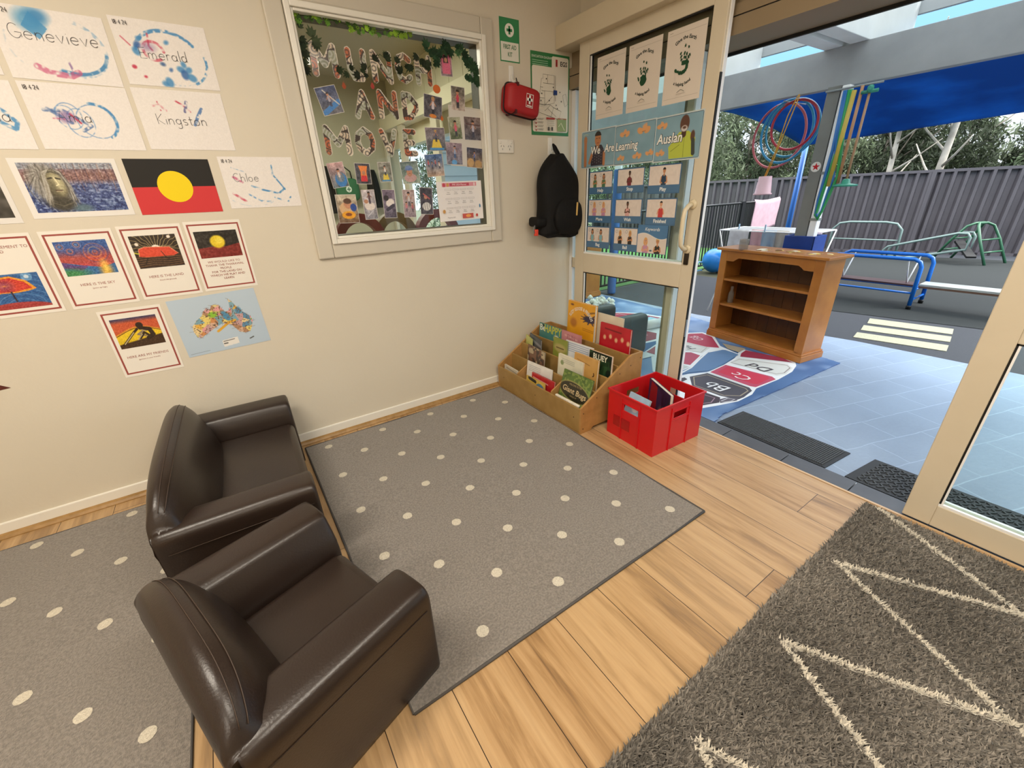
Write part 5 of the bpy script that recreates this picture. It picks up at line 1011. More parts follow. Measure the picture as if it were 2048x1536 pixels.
def book(lab,y,x,z,w,h,th,tilt,fn,cover,turn=0,group='picture books in the display',name='picture_book',cat='book'):
    """y = left edge seen from the room, x = front face at the bottom, tilt leans back"""
    t=thing(name,lab,cat,(x,y,z),group=group); t.rotation_euler=(0,0,0)
    t.matrix_world=TR(x,y,z)@Matrix.Rotation(turn,4,'Z')@Matrix.Rotation(tilt,4,'Y')
    # local: x depth (0..th), y goes -w, z up
    cm=MB(); cm.col=hx(cover); cm.box(0,.0016,-w,0,0,h).box(th-.0016,th,-w,0,0,h).box(.0016,th-.0016,-.0016,0,0,h); cm.build('cover',PLAS,t)
    MB().box(.0017,th-.0017,-w+.003,-.0018,.002,h-.003).build('pages',paper,t)
    c=Cv(w,h); c.L=0; fn(c,w,h); c.build('cover_art',GLOSS,(-.0004,0,0),(0,-1,0),(0,0,1),(-1,0,0),t); return t
def art(bg,fn,seed=1,res=.002):
    def g(c,w,h):
        im=Im(max(8,int(w/res)),max(8,int(h/res)),bg,seed); im.speck(10,.06); fn(im); c.img(im,0,0,w,h)
    return g
def both(*fs):
    def g(c,w,h):
        for f in fs: f(c,w,h)
    return g
T_=lambda *a,**k:(lambda c,w,h:c.text(a[0],a[1]*w,a[2]*h,a[3],a[4],**k))
X0=1.44; Y0=1.506
def f_giant(im):
    im.put((im.n(14)>.5)*1.,'5f7a35',.6); im.put((im.n(22)>.62)*1.,'8fa050',.6); im.ell(.5*im.asp,.62,.45,.2,'a8a060',1,.01,-.1); im.ell(.5*im.asp,.62,.43,.18,'2c2a1c',1,.01,-.1); im.ell(.5*im.asp,.17,.18,.1,'6a4a6a',.8,.05); im.ell(.5*im.asp,.1,.12,.08,'9a4a50',.6,.05)
book('picture book titled Giant Bugs with green leafy cover, right of the front row',Y0+.268,X0+.022,.022,.25,.292,.008,.30,both(art('4d6630',f_giant,31),T_('Giant Bugs',.5,.57,.034,'cdb88c',bold=.02,sx=1.0,rot=-.04),T_('WELCOME TO THE',.5,.73,.011,'b5a070',sx=.8),T_('WORLD OF',.5,.5,.008,'b5a070')),'3f5a28')
o=MB().rbox(-.008,.008,-.205,0,0,.012,.003).build('blank_book_spine',paper,loc=(X0+.014,Y0+.235,.159)); 
tag(o,'thin cream board book lying on the front edge of the display','book','picture books in the display')
o.rotation_euler=(0,0,0)
book('white picture book slanting in the left front bay',Y0+.625,X0+.062,.024,.245,.228,.008,.12,both(art('e4e2de',lambda im:[im.line([(.1,.9-.05*k),(.6,.9-.05*k)],.012,'9aa0aa') for k in range(4)],32)),'e6e4e0',turn=.06)
book('red picture book behind the front panel, left bay',Y0+.53,X0+.036,.024,.225,.182,.01,.1,both(art('b3242c',lambda im:im.line([(.1,.85),(.9,.8)],.05,'d8a0a0'),33)),'a81e28',turn=.03)
book('yellow and blue striped picture book lowest in the left front bay',Y0+.555,X0+.0165,.024,.19,.16,.007,.06,both(art('d0b254',lambda im:(im.line([(.2,.95),(.6,.9)],.14,'2d2a26'),im.ell(.9,.6,.3,.3,'5b86a8')),34)),'c8aa50',turn=.02)
book('pale picture book lying low at the far left bay',Y0+.835,X0+.02,.024,.17,.152,.01,.1,art('cfc8b8',lambda im:im.line([(.2,.9),(1.2,.85)],.06,'a89a84'),35),'cfc8b8',turn=-.05)
book('cream picture book with small print in the second row',Y0+.385,X0+.135,.05,.225,.305,.016,.08,both(art('dcd9c4',lambda im:(im.ell(.13,.84,.05,.05,'8a9a6a'),[im.line([(.12,.93-.035*k),(.5,.93-.035*k)],.008,'8f938a') for k in range(3)]),36)),'dcd8c2')
book('tan picture book with a dark swirl, second row right',Y0+.255,X0+.15,.06,.2,.335,.012,.08,both(art('c79a55',lambda im:(im.arc(.5,.72,.025,.03,-90,60,.02,'4a2a1c'),im.line([(.08,.9),(.4,.86)],.012,'8a6536')),37)),'c79a55')
book('brown patterned picture book leaning in the second row left',Y0+.72,X0+.135,.04,.22,.29,.007,.1,art('b3a488',lambda im:(im.put((im.n(9)>.52)*1.,'6e4a3c',.85),im.put((im.n(14)>.68)*1.,'3a3230',.8)),38),'8a7a66',turn=-.12)
def f_blu(im): im.put((im.n(6)>.55)*(im.Y<.9)*1.,'24452c',.8); im.put((im.n(9)>.66)*1.,'3a5f3a',.6)
book('dark green board book with a pale rounded title, third row right',Y0+.103+.09,X0+.222,.05,.18,.365,.014,.05,both(art('1a2a22',f_blu,39),T_('BLUEY',.5,.875,.034,'ecebd6',bold=.04,sx=.85)),'c9a583')
book('dark blue-grey picture book leaning in the third row left',Y0+.80,X0+.222,.05,.2,.325,.007,.05,art('4d5560',lambda im:im.line([(.0,.9),(.6,.86)],.06,'8a8f9a'),40),'3d4550',turn=-.25)
book('lime green picture book at the far left of the third row',Y0+.855,X0+.225,.05,.13,.30,.006,.06,art('c9cf7a',lambda im:None,41),'c2c86a',turn=-.3)
book('olive green picture book in the third row centre',Y0+.535,X0+.222,.05,.14,.36,.008,.05,art('8a9440',lambda im:(im.ell(.2,.83,.17,.08,'b0a468',1,.02),im.line([(.1,.83),(.3,.83)],.02,'6a5a3a')),42),'7f8a3a')
book('white floppy activity book with blue lines, third row',Y0+.42,X0+.23,.05,.235,.365,.006,.06,art('dadee2',lambda im:[im.line([(.05,.97-.035*k),(.55,.97-.035*k)],.01,'7f93bb') for k in range(5)],43),'e6e6e4',turn=.05)
book('book titled Be Happy with teal cover in the fourth row',Y0+.80,X0+.31,.05,.245,.385,.008,.05,both(art('4f8a86',lambda im:(im.ell(.12,.97,.03,.02,'1d2a2a'),im.ell(.5,.8,.08,.06,'d8d8c8')),44),T_('Be',.16,.87,.045,'dfe6da',bold=.03),T_('HAPPY',.62,.86,.055,'c3c548',bold=.03,sx=.8)),'4a827e')
book('pink picture book in the fourth row',Y0+.555,X0+.31,.05,.19,.385,.008,.05,both(art('c98a90',lambda im:im.line([(.1,.93),(.4,.9)],.03,'e0b0b0'),45),T_('FUN',.5,.88,.03,'a8606c')),'c07f86')
def f_yel(im): im.Y=(im.Y-.58)/.42; im.ell(.42,.56,.12,.1,'2c2748',1,.02); [im.line([(.42,.56),(.42+.17*math.cos(a),.56+.16*math.sin(a))],.02,'2c2748') for a in np.linspace(0,6.2,12)]; im.arc(.6,.62,.25,.2,20,150,.045,'8a6228'); im.ell(.08,.9,.03,.03,'7a4a28'); im.ell(.12,.35,.06,.14,'a8672a',.8,.02); im.ell(.75,.25,.06,.07,'8a5a28',.8,.02); im.line([(.3,.25),(.6,.22)],.02,'b07a28'); im.line([(.3,.2),(.6,.17)],.02,'b07a28')
book('tall yellow picture book with curved white title in the back row',Y0+.60,X0+.40,.10,.255,.515,.022,.05,both(art('e0a126',f_yel,46),lambda c,w,h:c.text('SUZY GOOSE & FRIENDS',w*.5,h*.905,.022,'e8e4da',bold=.03,arc=.11,sx=.7)),'e0a126')
book('plain cream picture book behind the yellow one, back row',Y0+.375,X0+.435,.10,.235,.47,.01,.05,art('d9d0bb',lambda im:im.ell(.1,.5,.02,.06,'6a4a3a'),47),'dcd3be')
book('red picture book with small figures in the back row right',Y0+.285,X0+.40,.10,.245,.43,.012,.04,both(art('b81c2a',lambda im:[im.ell(.1+.11*k,.80+.03*(k%2),.028,.035,'e0b48a') for k in range(5)]+[im.line([(.1,.93),(.4,.92)],.02,'7a1018')],48)),'b01826')
# ================================================= RED CRATE
t=thing('plastic_crate','red plastic crate with hand holes holding books','crate',(1.772,1.27,0),math.radians(-2.5))
rp=mat('red_plastic','c91a20',.3,spec=.5); W2,D2,H2,th=.188,.166,.272,.004
b=MB()
def panel(axis,s_,half,dist,hole=True):
    # wall plate with a slot hole near the top, made from blocks around the hole
    hw_=.05; z0,z1=.185,.222
    segs=[(-half,half,0,z0),(-half,-hw_,z0,z1),(hw_,half,z0,z1),(-half,half,z1,H2)]
    for a,c_,z_,Z_ in segs:
        if axis=='x': b.box(s_*dist-(th if s_>0 else 0),s_*dist+(0 if s_>0 else th),a,c_,z_,Z_)
        else: b.box(a,c_,s_*dist-(th if s_>0 else 0),s_*dist+(0 if s_>0 else th),z_,Z_)
for s_ in (1,-1): panel('x',s_,D2-th,W2); panel('y',s_,W2,D2)
b.box(-W2+th,W2-th,-D2+th,D2-th,.0,.006); b.build('crate_shell',rp,t)
b=MB()
for (x0,x1,y0,y1) in ((-W2-.006,W2+.006,-D2-.006,-D2+.003),(-W2-.006,W2+.006,D2-.003,D2+.006),(-W2-.006,-W2+.003,-D2+.003,D2-.003),(W2-.003,W2+.006,-D2+.003,D2-.003)): b.box(x0,x1,y0,y1,H2-.004,H2+.006)
b.build('crate_rim',rp,t,bevel=.0015)
b=MB()
for s_ in (1,-1):
    for q in (-.07,.07):
        b.box(s_*W2-(0 if s_>0 else .005),s_*W2+(.005 if s_>0 else 0),q*.9-.002,q*.9+.002,.0,H2-.02).box(q-.002,q+.002,s_*D2-(0 if s_>0 else .005),s_*D2+(.005 if s_>0 else 0),.0,H2-.02)
    b.box(s_*W2-(0 if s_>0 else .005),s_*W2+(.005 if s_>0 else 0),-.06,.06,.226,.231).box(-.07,.07,s_*D2-(0 if s_>0 else .005),s_*D2+(.005 if s_>0 else 0),.226,.231).box(-.07,.07,s_*D2-(0 if s_>0 else .004),s_*D2+(.004 if s_>0 else 0),.176,.181)
b.build('crate_ribs',rp,t)
o=MB().box(-.002,0,-.06,.06,.07,.135).build('glossy_patch',mat('red_tape','a5141b',.2),t,loc=(-W2,.06,0))
def f_dk(im): im.put((im.n(5)>.5)*1.,'2a2f55',.9); im.poly([(.0,.0),(.35,.0),(.35,.95),(.1,.98)],'a3232a',.9); im.ell(.6,.3,.2,.3,'c4a070',.9,.05); im.ell(1.0,.6,.25,.3,'4f6a45',.8,.06); [im.line([(.5+.1*k,0),(.6+.1*k,.9)],.02,'1c1a20') for k in range(4)]
book('dark blue picture book with red panel standing in the crate',1.37,1.84,.008,.24,.285,.02,.0,both(art('1f2547',f_dk,50)),'1f2547',turn=-.45,group='books in the red crate')
book('pale blue book leaning in the crate beside its left hand hole',1.405,1.625,.008,.15,.245,.012,.38,both(art('a9cfe6',lambda im:(im.ell(.3,.7,.1,.1,'e8f0f4'),im.line([(.1,.3),(.5,.3)],.05,'d8e8f0')),51)),'a9cfe6',turn=-.1,group='books in the red crate')
book('green patterned book at the back of the crate',1.40,1.90,.008,.22,.25,.014,.0,both(art('4b5a38',lambda im:im.put((im.n(8)>.55)*1.,'a89468',.8),52)),'4b5a38',turn=-.5,group='books in the red crate')
c=Cv(.1,.036); c.poly([(.0,.0),(.1,.0),(.1,.036),(.0,.036)],'bfd8ec'); c.ell(.03,.02,.012,.012,'e8eef2'); c.ell(.03,.02,.006,.006,'8a9aa8')
# ================================================= OUTSIDE
def P(px,py,z=-.011): q=hit(px,py,2,z); return (float(q[0]),float(q[1]))
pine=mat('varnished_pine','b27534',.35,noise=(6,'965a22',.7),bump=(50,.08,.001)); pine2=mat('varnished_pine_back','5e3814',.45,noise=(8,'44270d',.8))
def bookcase(name,lab,x,y,th,W,D,H,group=None):
    t=thing(name,lab,'bookcase',(x,y,-.0032),th,group)   # local: front faces -x, width along y, origin front-centre
    a=MB(); a.box(.01,D,-W/2+.02,-W/2+.04,.06,H-.02).build('side_board',pine,t,bevel=.002); a=MB(); a.box(.01,D,W/2-.04,W/2-.02,.06,H-.02).build('side_board',pine,t,bevel=.002)
    b=MB(); n=9; iw=W-.08
    for k in range(n): b.box(D-.012,D,-iw/2+iw*k/n+.001,-iw/2+iw*(k+1)/n-.001,.05,H-.02)
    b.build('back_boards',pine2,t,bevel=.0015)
    MB().box(-.022,D+.015,-W/2-.02,W/2+.02,H-.022,H).build('top_board',pine,t,bevel=.005)
    b=MB(); b.box(-.012,D+.01,-W/2,W/2,0,.05).box(-.006,D+.004,-W/2+.006,W/2-.006,.05,.066); b.build('plinth',pine,t,bevel=.004)
    MB().box(.0,D-.012,-W/2+.04,W/2-.04,.066,.078).build('bottom_shelf',pine,t)
    for s_ in (1,-1): MB().box(0,.016,min(s_*(W/2-.075),s_*(W/2-.01)),max(s_*(W/2-.075),s_*(W/2-.01)),.066,H-.022).build('face_frame',pine,t,bevel=.002)
    zt=H-.022; iw=W/2-.075
    MB().prism([(-iw,zt),(iw,zt),(iw,zt-.085),(iw-.07,zt-.085),(iw-.09,zt-.07),(iw-.115,zt-.055),(-iw+.115,zt-.055),(-iw+.09,zt-.07),(-iw+.07,zt-.085),(-iw,zt-.085)],0,.016,axis=0).build('scalloped_rail',pine,t)
    for z in (.30,.52): MB().box(.008,D-.012,-W/2+.04,W/2-.04,z,z+.017).build('shelf',pine,t,bevel=.001)
    return t
bth=math.atan2(3.624-3.493,2.117-1.237)   # front edge direction
bookcase('pine_bookcase','low varnished pine bookcase standing on the alphabet rug outside',3.565,1.68,-bth,.885,.262,.795)
bookcase('pine_bookcase','second pine bookcase seen through the sliding door, by the blue post',3.84,4.24,0,.5,.26,.795)
# bottle on the shelf, tray of small things, airer
o=MB().lathe([(.022,0),(.024,.01),(.024,.09),(.012,.115),(.01,.13),(.013,.132),(.013,.15),(.002,.152)],16).build('clear_bottle',mat('clear_plastic','8d8378',.2,trans=.55),loc=(3.70,1.99,.308)); tag(o,'small clear bottle standing at the left end of the bookcase\'s middle shelf','bottle')
def on_top(px,py): q=hit(px,py,2,.784); return (float(q[0]),float(q[1]),.783)
q=on_top(1560,500); t0=MB(); t0.prism([(0.0,.30),(.14,.28),(.10,-.33),(-.06,-.30)],0,.004,axis=2)
o=t0.build('paper_sheet',mat('cream_paper','cfc09a',.8,noise=(30,'b09a6c',.9)),loc=(3.60,1.53,.7835)); tag(o,'cream sheet scattered with bark and shells on the bookcase top','sheet')
r=np.random.default_rng(12)
for k in range(26):
    x=3.60+r.uniform(-.02,.10); y=1.53+r.uniform(-.28,.27); s_=r.uniform(.01,.026); b=MB(); b.grid(lambda u,v:(s_*1.3*math.cos(6.283*u)*math.sin(pi*v)*(1+.2*math.sin(u*20)),s_*math.sin(6.283*u)*math.sin(pi*v),s_*.5*(1-math.cos(pi*v))*.5),10,6,cu=True)
    o=b.build('bark_piece',mat('bark_%d'%(k%4),['a58a58','d8d0bb','8a6a45','e0c878'][k%4],.8),loc=(x,y,.788)); o.rotation_euler=(0,0,r.uniform(0,6)); tag(o,'small piece of bark or shell lying on the cream sheet','bark','bark and shells on the bookcase top')
o=MB(); o.lathe([(.028,0),(.034,.01),(.036,.085),(.034,.088),(.03,.082)],18); o=o.build('clear_cup',mat('clear_plastic'),loc=(3.60,1.905,.784)); tag(o,'clear plastic cup at the left of the bookcase top','cup')
# clothes airer behind the bookcase
t=thing('clothes_airer','white wire clothes airer with small washing, behind the bookcase','airer',(4.60,2.10,-.012)); ww=white_al
YR,YL,XF,XK,ZT=1.73-2.10,2.62-2.10,-.18,.28,.87
b=MB(); b.tube([(XF,YR,ZT),(XK,YR,ZT),(XK,YL,ZT),(XF,YL,ZT)],.006,6,closed=True)
for k in range(1,8): x=XF+(XK-XF)*k/8; b.tube([(x,YR,ZT),(x,YL,ZT)],.003,5)
b.build('drying_rack',ww,t)
for y in (YR,YL): 
    b=MB(); b.tube([(XF,y,ZT),(XK,y,0)],.006,6).tube([(XK,y,ZT),(XF,y,0)],.006,6); b.build('leg_frame',ww,t)
def cloth(lab,y,x,w,h,col,k=0,name='small_cloth'):
    b=MB(); b.grid(lambda u,v:(.014*math.sin(u*9+k)*v+(.01 if v<.02 else 0),-w*u,-h*v*(1+.08*math.sin(u*5+k))+(.006 if v<.05 else 0)),20,14); o=b.build(name,mat('cloth_'+col,col,.9,noise=(20,'8f8a8c',.3)),loc=(x,y,.866),solid=.002); tag(o,lab,'cloth','washing on the clothes airer')
for lab,y,x,w,h,col in (('white cloth pegged at the left end of the airer',2.50,4.40,.2,.2,'c9cbd2'),('pink striped cloth on the airer',2.30,4.44,.14,.16,'c9a0a8'),('pale blue cloth on the airer',2.18,4.42,.13,.19,'8fa6bd'),('grey cloth beside the blue post pad',2.06,4.42,.12,.2,'a8a49c'),('lilac cloth at the right end of the airer',1.77,4.42,.1,.22,'cfc0d4')): cloth(lab,y,x,w,h,col,k=y*9)
for y,x in ((2.42,4.42),(2.16,4.42),(1.82,4.46),(1.75,4.44)):
    o=MB().rbox(-.005,.005,-.006,.006,-.02,.055,.002).build('clothes_peg',mat('peg_blue','9fc0d8',.5),loc=(x,y,.868)); tag(o,'pale peg clipped upright on the airer rail','peg','clothes pegs on the airer')
# ---- alphabet rug
ru=thing('alphabet_rug','large tie-dyed blue play rug with two feet of lettered patches','rug',(3.1,2.4,0))
R=lambda x,y:(lambda p:(p[0]-3.1,p[1]-2.4))(P(1360+x/5.485,580+y/5.485,-.006))
RC=[(2.172,1.13),(2.30,1.155),(3.735,1.065),(4.06,2.6),(4.14,3.95),(2.172,3.95)]
Wd=120; im=Im(170,240,'5a7cab',77); im.put(np.clip((im.n(6)-.35)*2.2,0,1),'41608f',.9); im.put(np.clip((im.n(11)-.55)*3,0,1),'8aa3c8',.8); im.put(np.clip((im.n(20)-.6)*4,0,1),'a9bcd8',.5)
xs=im.X/im.asp*(4.16-2.17)+2.17; ys=im.Y*(3.96-1.05)+1.05; ins=np.zeros_like(xs,bool)
for i in range(6):
    (x1,y1),(x2,y2)=RC[i],RC[(i+1)%6]
    if abs(y1-y2)<1e-9: continue
    ins^=((y1>ys)!=(y2>ys))&(xs<(x2-x1)*(ys-y1)/(y2-y1)+x1)
im.mask=ins
c=Cv(1,1); c.L=.0; c.img(im,2.17-3.1,1.05-2.4,4.16-3.1,3.96-2.4); c.L=.0004
W_='dfe4ea'
def px_poly(pts,col): c.poly([R(*p) for p in pts],col)
def px_line(pts,w,col,cl=False): c.line([R(*p) for p in pts],w,col,cl)
foot1=[(250,1300),(420,1270),(640,1225),(790,1150),(835,1085),(1080,985),(1230,900),(1275,835),(1265,800),(1180,770),(900,705),(700,655),(640,690),(600,750),(480,825),(300,905),(90,925),(0,945),(-150,1000),(-200,1150),(-100,1280)]
px_poly(foot1,W_)
px_poly([(105,955),(300,915),(760,1075),(790,1110),(700,1180),(640,1205),(440,1165),(130,1050)],'4b4a55'); px_line([(150,960),(300,935),(720,1085),(745,1110),(660,1165),(480,1160),(160,1050)],.008,'a09684',True)
px_poly([(330,905),(500,825),(1010,955),(1050,985),(830,1070),(770,1060)],'b9506a'); px_poly([(410,905),(530,838),(960,955),(985,975),(850,1040),(800,1035)],'c43d55')
px_poly([(540,800),(640,750),(1180,820),(1235,860),(1160,930),(1060,945)],'cfd3d3'); px_line([(560,800),(650,765),(1170,830),(1205,860),(1140,915),(1050,925)],.008,'8a8488',True)
px_poly([(670,700),(720,665),(1100,745),(1240,800),(660,735)],'9e3650'); px_poly([(250,1120),(440,1185),(430,1240),(250,1270)],'3f3540'); px_line([(250,1150),(380,1190),(340,1240),(250,1250)],.007,'9a8090')
px_poly([(430,1205),(520,1185),(640,1200),(620,1220),(440,1245)],'5c5866'); px_line([(450,1225),(520,1195),(600,1205),(560,1225),(480,1235)],.006,'c9ccd2',True)
px_line([(300,905),(760,1065)],.012,W_); px_poly([(-20,1010),(0,975),(50,965),(80,985),(30,1010)],'4a4650')
foot2=[(-60,600),(20,500),(90,475),(250,470),(380,520),(440,620),(600,690),(380,690),(300,690),(230,735),(120,850),(-10,905),(-160,950),(-300,900),(-320,700)]
px_poly(foot2,W_)
px_poly([(-40,590),(20,510),(100,485),(240,480),(350,520),(430,640),(280,630)],'a93450'); px_poly([(-60,600),(40,570),(330,640),(240,700),(120,680),(-80,660)],'c9cccb'); px_line([(-30,600),(60,585),(290,640),(230,690),(0,660)],.007,'8d888c',True)
px_poly([(0,690),(120,690),(220,725),(110,830),(-60,800)],'a84860'); px_poly([(-90,820),(40,830),(100,850),(-20,900),(-150,920)],'b8c4c8')
px_poly([(280,700),(480,660),(600,700),(640,715),(480,820),(330,890),(90,915),(-30,935),(110,870),(200,780)],'5f7fa8'); px_line([(0,925),(120,860),(210,770),(300,690),(400,655),(520,665),(650,715)],.014,W_)
px_poly([(460,590),(560,615),(720,650),(640,690),(520,650)],'a89a84')
for (a,b_,txt,col) in (((330,1010),(560,1085),'Bb','dfe2e8'),((620,905),(800,980),'Cc','ece0e4'),((780,805),(1030,880),'Dd','4a4650'),((130,510),(270,545),'Gg','dcc0c8'),((60,600),(180,650),'Hh','5a5660')):
    A0=np.array(R(*b_)); B0=np.array(R(*a)); d=B0-A0; L_=float(np.hypot(*d)); V,F,Wt=text_geo(txt,0.0,.2); V=V*(L_/Wt); ang=math.atan2(d[1],d[0]); ca,sa=math.cos(ang),math.sin(ang)
    x=V[:,0]*ca-V[:,1]*sa+A0[0]; y=V[:,0]*sa+V[:,1]*ca+A0[1]
    c._add(np.stack([x,y,np.full(len(x),c.L)],1),F,[hx(col)]*len(x)); c.L+=c.EPS
# part seen through the lower door glass
Q=lambda x,y:(lambda p:(p[0]-3.1,p[1]-2.4))(P(1140+x/7.68,560+y/7.68,-.006))
q_poly=lambda pts,col:c.poly([Q(*p) for p in pts],col); q_line=lambda pts,w,col,cl=False:c.line([Q(*p) for p in pts],w,col,cl)
q_poly([(200,350),(380,330),(520,390),(575,440),(520,500),(300,555),(200,560)],W_); q_poly([(215,360),(370,345),(500,395),(550,440),(500,485),(290,540),(215,545)],'5a5a6e'); q_line([(260,470),(350,430),(430,460),(300,455)],.01,'b8b8c4')
q_poly([(290,560),(560,515),(740,505),(1100,520),(1400,570),(1400,1150),(1000,1250),(860,1200),(880,900),(500,700)],W_)
q_poly([(320,560),(530,530),(690,590),(500,640),(360,640)],'a8364e'); q_poly([(570,525),(740,515),(1080,530),(1170,550),(980,660),(700,600)],'a8364e'); q_poly([(1200,555),(1390,590),(1390,680),(1080,650),(1010,670)],'a03350'); q_line([(620,560),(760,530),(900,560),(850,590)],.009,'e4ccd4'); q_line([(400,620),(460,590),(480,630),(430,640)],.009,'e4ccd4')
q_poly([(880,690),(960,680),(1010,700),(900,760)],'4f6f9c'); q_poly([(890,800),(1000,760),(1330,830),(1320,920),(1100,975),(890,900)],'8f4250'); q_line([(1000,860),(1100,820),(1190,860),(1080,890)],.008,'cfa8b0',True)
q_poly([(880,920),(1090,985),(900,1020)],'b9a8a8'); q_poly([(900,1040),(1320,950),(1320,1000),(1140,1120),(1000,1090)],'3f6593'); q_poly([(1170,1120),(1310,1030),(1300,1160)],'9c5560')
o=c.build('printed_face',PRINT,(0,0,-.0035),(1,0,0),(0,1,0),(0,0,1),ru)
mb=MB(); mb.prism([(a-3.1,b_-2.4) for a,b_ in RC],-.0118,-.0036,axis=2); mb.build('rug_body',mat('rug_blue','4a6390',.9),ru)
def sheet(lab,q,col,name='paper_sheet'):
    o=MB().prism([Qa for Qa in q],-.0022,-.001,axis=2).build(name,mat('sheet_'+col,col,.6)); tag(o,lab,'sheet')
q0=P(1300,640,-.001); o=MB().box(-.09,.09,-.07,.07,0,.006).build('blue_book',mat('pale_blue_card','8fb9cf',.5),loc=(q0[0],q0[1],-.0015)); tag(o,'pale blue book lying on the alphabet rug outside, beside the rolled paper','book')
b=MB(); b.tube([(0,0,.045),(.34,-.06,.045)],.045,20,caps=False); o=b.build('rolled_paper',white_al,loc=(3.25,2.60,-.0025),solid=.003); tag(o,'roll of white paper lying on the alphabet rug outside','paper roll')
b=MB(); r=np.random.default_rng(4)
for k in range(60):
    x,y,z=r.normal(0,.09),r.normal(0,.06),abs(r.normal(0,.03)); s_=.02+.02*r.random(); b.lathe([(s_*.3,-s_*.8),(s_,0),(s_*.3,s_*.8)],7,TR(x,y,z+s_*.8))
o=b.build('white_fluff_heap',mat('wool_white','dcdcd6',.95),loc=(3.62,3.56,-.0025)); tag(o,'heap of white fluffy material on the far corner of the alphabet rug','fluff')
# dark child chair outside, through glass
t=thing('dark_child_chair','dark grey child armchair outside, seen through the door glass behind the books','armchair',(2.64,2.43,-.0025),math.radians(-6)); gm=mat('dark_grey_vinyl','4c5052',.4,bump=(60,.2,.002))
for s_ in (1,-1): MB().rbox(-.2,.2,s_*.2-.055,s_*.2+.055,0,.34,.04,4).build('armrest',gm,t)
MB().rbox(-.2,.18,-.145,.145,0,.2,.03,4).build('seat_cushion',gm,t); MB().rbox(-.26,-.19,-.25,.25,.0,.36,.03,4).build('backrest',gm,t)
# ---- door mats
def mat_thing(lab,q,z,kind):
    cx,cy=np.mean(np.array(q),0); t=thing('door_mat',lab,'door mat',(float(cx),float(cy),z)); qq=[(a-cx,b_-cy) for a,b_ in q]
    MB().prism(qq,0,.006,axis=2).build('mat_base',mat('mat_rubber','23262a',.6),t); b=MB(); a=np.array(qq)
    def pt(u,v): return a[0]*(1-u)*(1-v)+a[1]*u*(1-v)+a[2]*u*v+a[3]*(1-u)*v
    if kind==0:
        n,m=52,22
        for i in range(n):
            for j in range(m):
                p=pt(.05+.9*(j+.5)/m,.03+.94*(i+.5)/n); b.box(p[0]-.0045,p[0]+.0045,p[1]-.0035,p[1]+.0035,.006,.010)
    else:
        for i in range(40):
            for j in range(12):
                p=pt(.06+.88*(j+.5)/12,.03+.94*(i+.5)/40); s_=1 if (i//2+j)%2 else -1; b.box(-.012,.012,-.0035,.0035,.006,.0105,TR(p[0],p[1],0)@RZ(s_*pi/4))
    b.build('mat_tread',mat('mat_ribs','3f4347' if kind==0 else '383b3c',.7),t)
mat_thing('black rubber grid door mat nearest the alphabet rug',[(2.178,.553),(2.415,.53),(2.43,1.10),(2.185,1.12)],-.0118,0)
mat_thing('dark ribbed door mat under the glass door at the right',[(2.178,-.62),(2.445,-.66),(2.446,.437),(2.178,.47)],-.0118,1)
# ---- hopping ball
t=thing('hopping_ball','shiny blue hopping ball with handle at the foot of the bar fence','ball',(6.69,3.97,-.016)); hb=mat('blue_ball','2f86d6',.25)
b=MB(); b.lathe([(.004,.0)]+[(.195*math.sin(a),.19-.19*math.cos(a)) for a in np.linspace(.12,pi-.05,16)],28); b.build('ball_body',hb,t)
b=MB(); b.tube([(-.12,.12,.16),(-.2,.16,.17),(-.24,.17,.1),(-.22,.16,.03),(-.14,.12,.04)],.016,8); b.build('ball_handle',mat('pale_blue_plastic','8fc3e0',.3),t)
# ---- towel on the fence
b=MB(); b.grid(lambda u,v:(8.06+.88*u+.01*math.sin(v*6),4.22-.022*(1 if v>0.02 else 0)-.012*math.sin(u*11)*v,1.045-.50*v-.02*math.sin(u*4)),30,14); o=b.build('pink_towel',mat('pale_pink_towel','b89ca6',.9,noise=(12,'a88894',.5)),solid=.006); tag(o,'pale pink towel hung over the black bar fence','towel')
# ---- hoops, bucket, ropes under the beam
def hoop(lab,y,z,R_,col,x=4.2,ty=0):
    b=MB(); b.tube([(math.sin(ty)*R_*math.cos(a),R_*math.cos(a)*math.cos(ty),R_*math.sin(a)) for a in np.linspace(0,2*pi,49)[:-1]],.0105,8,closed=True); o=b.build('play_hoop',mat('hoop_'+col,col,.35),loc=(x,y,z)); tag(o,lab,'hoop','play hoops hung from the beam')
hoop('red hoop hung highest and nearest the post',2.09,1.735,.185,'a8283a',4.41); hoop('blue hoop hanging left of the red ones',2.19,1.70,.245,'2486b4',4.50,.2); hoop('thin pale red hoop hanging lowest at left',2.30,1.68,.26,'b5555c',4.60,.2); hoop('teal-blue hoop behind the highest red hoop',2.24,1.74,.23,'2a7f9c',4.70,.0)
o=MB().tube([(0,0,.0),(.40,0,.0)],.005,6).build('hoop_hook',mat('zinc'),loc=(4.361,2.19,1.925))
tag(o,'thin metal rod under the beam that carries the hoops','rod')
t=thing('hanging_bucket','pale pink bucket hung upside down on yellow rope','bucket',(4.24,2.16,1.19))
b=MB(); b.lathe([(.075,0),(.076,.012),(.066,.014),(.052,.15),(.05,.152),(.001,.153)],24); b.build('bucket_body',mat('pale_pink_plastic','e0b9c4',.5),t)
ym=mat('yellow_rope','d09a2c',.7); b=MB(); b.tube([(0,0,.153),(0,-.04,.28),(-.0,-.09,.5),(-.0,-.15,.735)],.004,6).tube([(0,0.01,.153),(0,-.045,.35),(0,-.085,.6),(0,-.13,.72),(0,-.145,.745)],.004,6); b.build('rope',ym,t)
